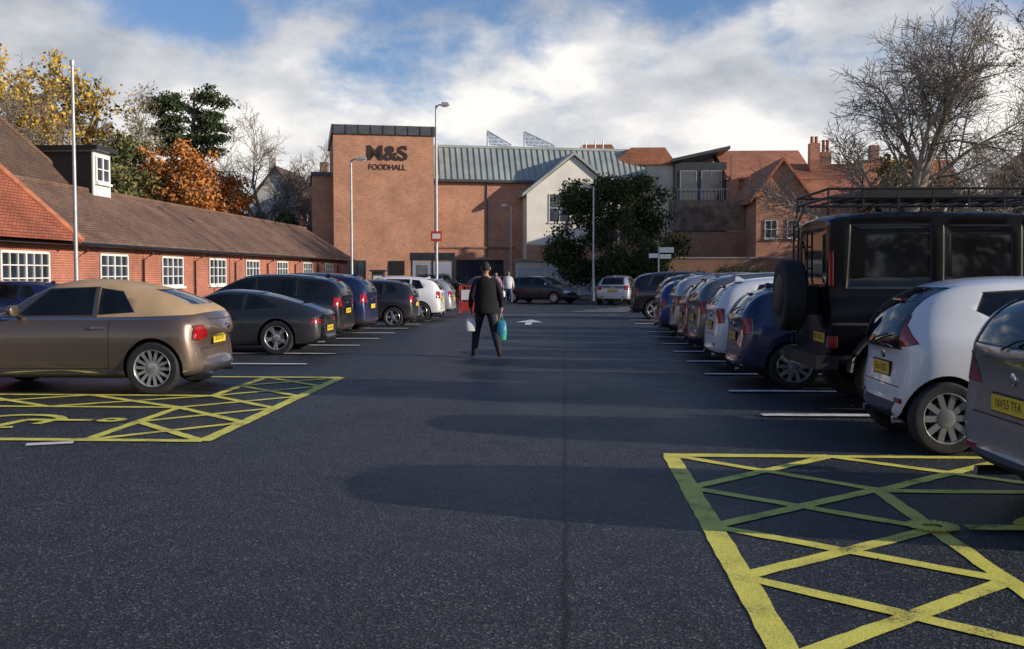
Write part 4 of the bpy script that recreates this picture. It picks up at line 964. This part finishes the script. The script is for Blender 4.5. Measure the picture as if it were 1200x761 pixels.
tree('bare_tree',-38.5,86,17.5,.6,49,4,'olive',1,.12,BK2,trunk=.3,kids=(8,7,6,5),first=.25,rt=.012)
tree('orange_tree',-28.9,82,12.6,.62,44,3,'orange',17,.17,BK,trunk=.3,kids=(10,8,6),first=.12,leaf2='orange')
tree('orange_tree',-32.3,84,11.5,.6,48,3,'orange',12,.18,BK,trunk=.3,kids=(9,8,6),first=.12,leaf2='brown')
tree('olive_tree',-36,80,13,.6,45,3,'olive',14,.2,BK,trunk=.3,kids=(10,8,6),first=.1,leaf2='green')
tree('bare_tree',-26.5,92,16.5,.62,46,4,None,bark=BK2,trunk=.3,kids=(9,8,6,5),first=.2,rt=.014)
tree('bare_tree',-23.5,97,14,.6,47,4,None,bark=BK2,trunk=.25,kids=(8,7,6,4),first=.2,rt=.014)
for i,(x,y,h,lf) in enumerate(((-27.5,76,6.5,'olive'),(-40,74,10.5,'brown'),(-34,70,7.5,'green'),(-48,76,14,'olive'),(-25.5,84,7,'brown'),(-52,80,16,'olive'),(-24,88,7,'green'))):
    tree('hedgerow_tree',x,y,h,.65,60+i,3,lf,11,.22,BK,trunk=.22,kids=(9,8,6),first=.1)
def clumps(name,x,y,blobs,leaf,n,ls,trunkpts,tr,flat=0,jit=.16):
    b=MB()
    for tp,t_r in trunkpts: b.tube(tp,t_r,8,0)
    tot=sum(r[0]*r[1]*r[2] for c,r in blobs)
    for c,r in blobs:
        for i in range(int(n*(r[0]*r[1]*r[2])/tot)):
            d=Vector((random.gauss(0,1),random.gauss(0,1),random.gauss(0,1))).normalized()*(random.random()**.4)*(1+random.gauss(0,jit))
            leafq(b,Vector((c[0]+d.x*r[0],c[1]+d.y*r[1],c[2]+d.z*r[2])),ls,1,flat)
    o=b.build(name,[BK,LM[leaf]],None,recalc=False); o.location=(x,y,0); return o
random.seed(5)
bl=[]
for i in range(100):
    a=random.uniform(0,6.28); z=random.uniform(.9,7.6); R_=4.25*math.sqrt(max(.02,1-((z-2.6)/6.0)**2)); rr=R_*random.uniform(.45,1)
    s=random.uniform(.5,1.05); bl.append(((math.cos(a)*rr,math.sin(a)*rr,z),(s*1.1,s*1.1,s*.8)))
clumps('yew_tree',3.0,68,bl,'yew',38000,.11,[([(0,0,0),(0,0,3),(.2,0,7)],[.45,.35,.1])],None,0,.22)
bl=[];tp=[([(0,0,0),(.3,0,8),(0,0,14),(.2,0,18)],[.4,.3,.2,.08])]
for i in range(62):
    z=random.triangular(10.5,18.4,16); a=random.uniform(0,6.28); hw=3.7*math.sqrt(max(.08,1-((z-15)/4.4)**2)); rr=random.uniform(.0,1)**.6*hw; c=(math.cos(a)*rr,math.sin(a)*rr,z); s=random.uniform(.5,1.05); bl.append((c,(s*1.15,s*1.15,s*.5)))
    if i%3==0: tp.append(([(0.1,0,z-1.4),(c[0],c[1],z-.2)],[.1,.04]))
clumps('pine_tree',-32.9,92,bl,'pine',17000,.14,tp,None,0,.35)
random.seed(9)
for (x,y,w,h) in ((4.5,58.5,1.2,1.0),(9.5,66,2.2,1.8),(14,66,2.5,2.2)):
    clumps('shrub',x,y,[((random.uniform(-w,w),random.uniform(-.6,.6),random.uniform(.3,h)),(.6,.6,.5)) for i in range(12)],'green',3000,.07,[([(0,0,0),(0,0,h)],[.05,.03])],None)
random.seed(11); b=MB()
for i in range(26000):
    a=random.uniform(rad(20),rad(160)); r=random.uniform(150,190); h=6+3*math.sin(a*9)+2*math.sin(a*23+1)
    leafq(b,Vector((math.cos(a)*r,math.sin(a)*r,random.random()**.8*h)),.7,0)
for i in range(9000):  # out-of-view tree belt added behind the camera, darkens what the car glass reflects
    a=random.uniform(rad(165),rad(335)); r=random.uniform(62,80); h=11+2*math.sin(a*9)+2*math.sin(a*23+1)
    leafq(b,Vector((math.cos(a)*r,math.sin(a)*r,random.random()**.8*h)),.9,0)
b.build('distant_and_added_trees',[LM['brown']],None,recalc=False)
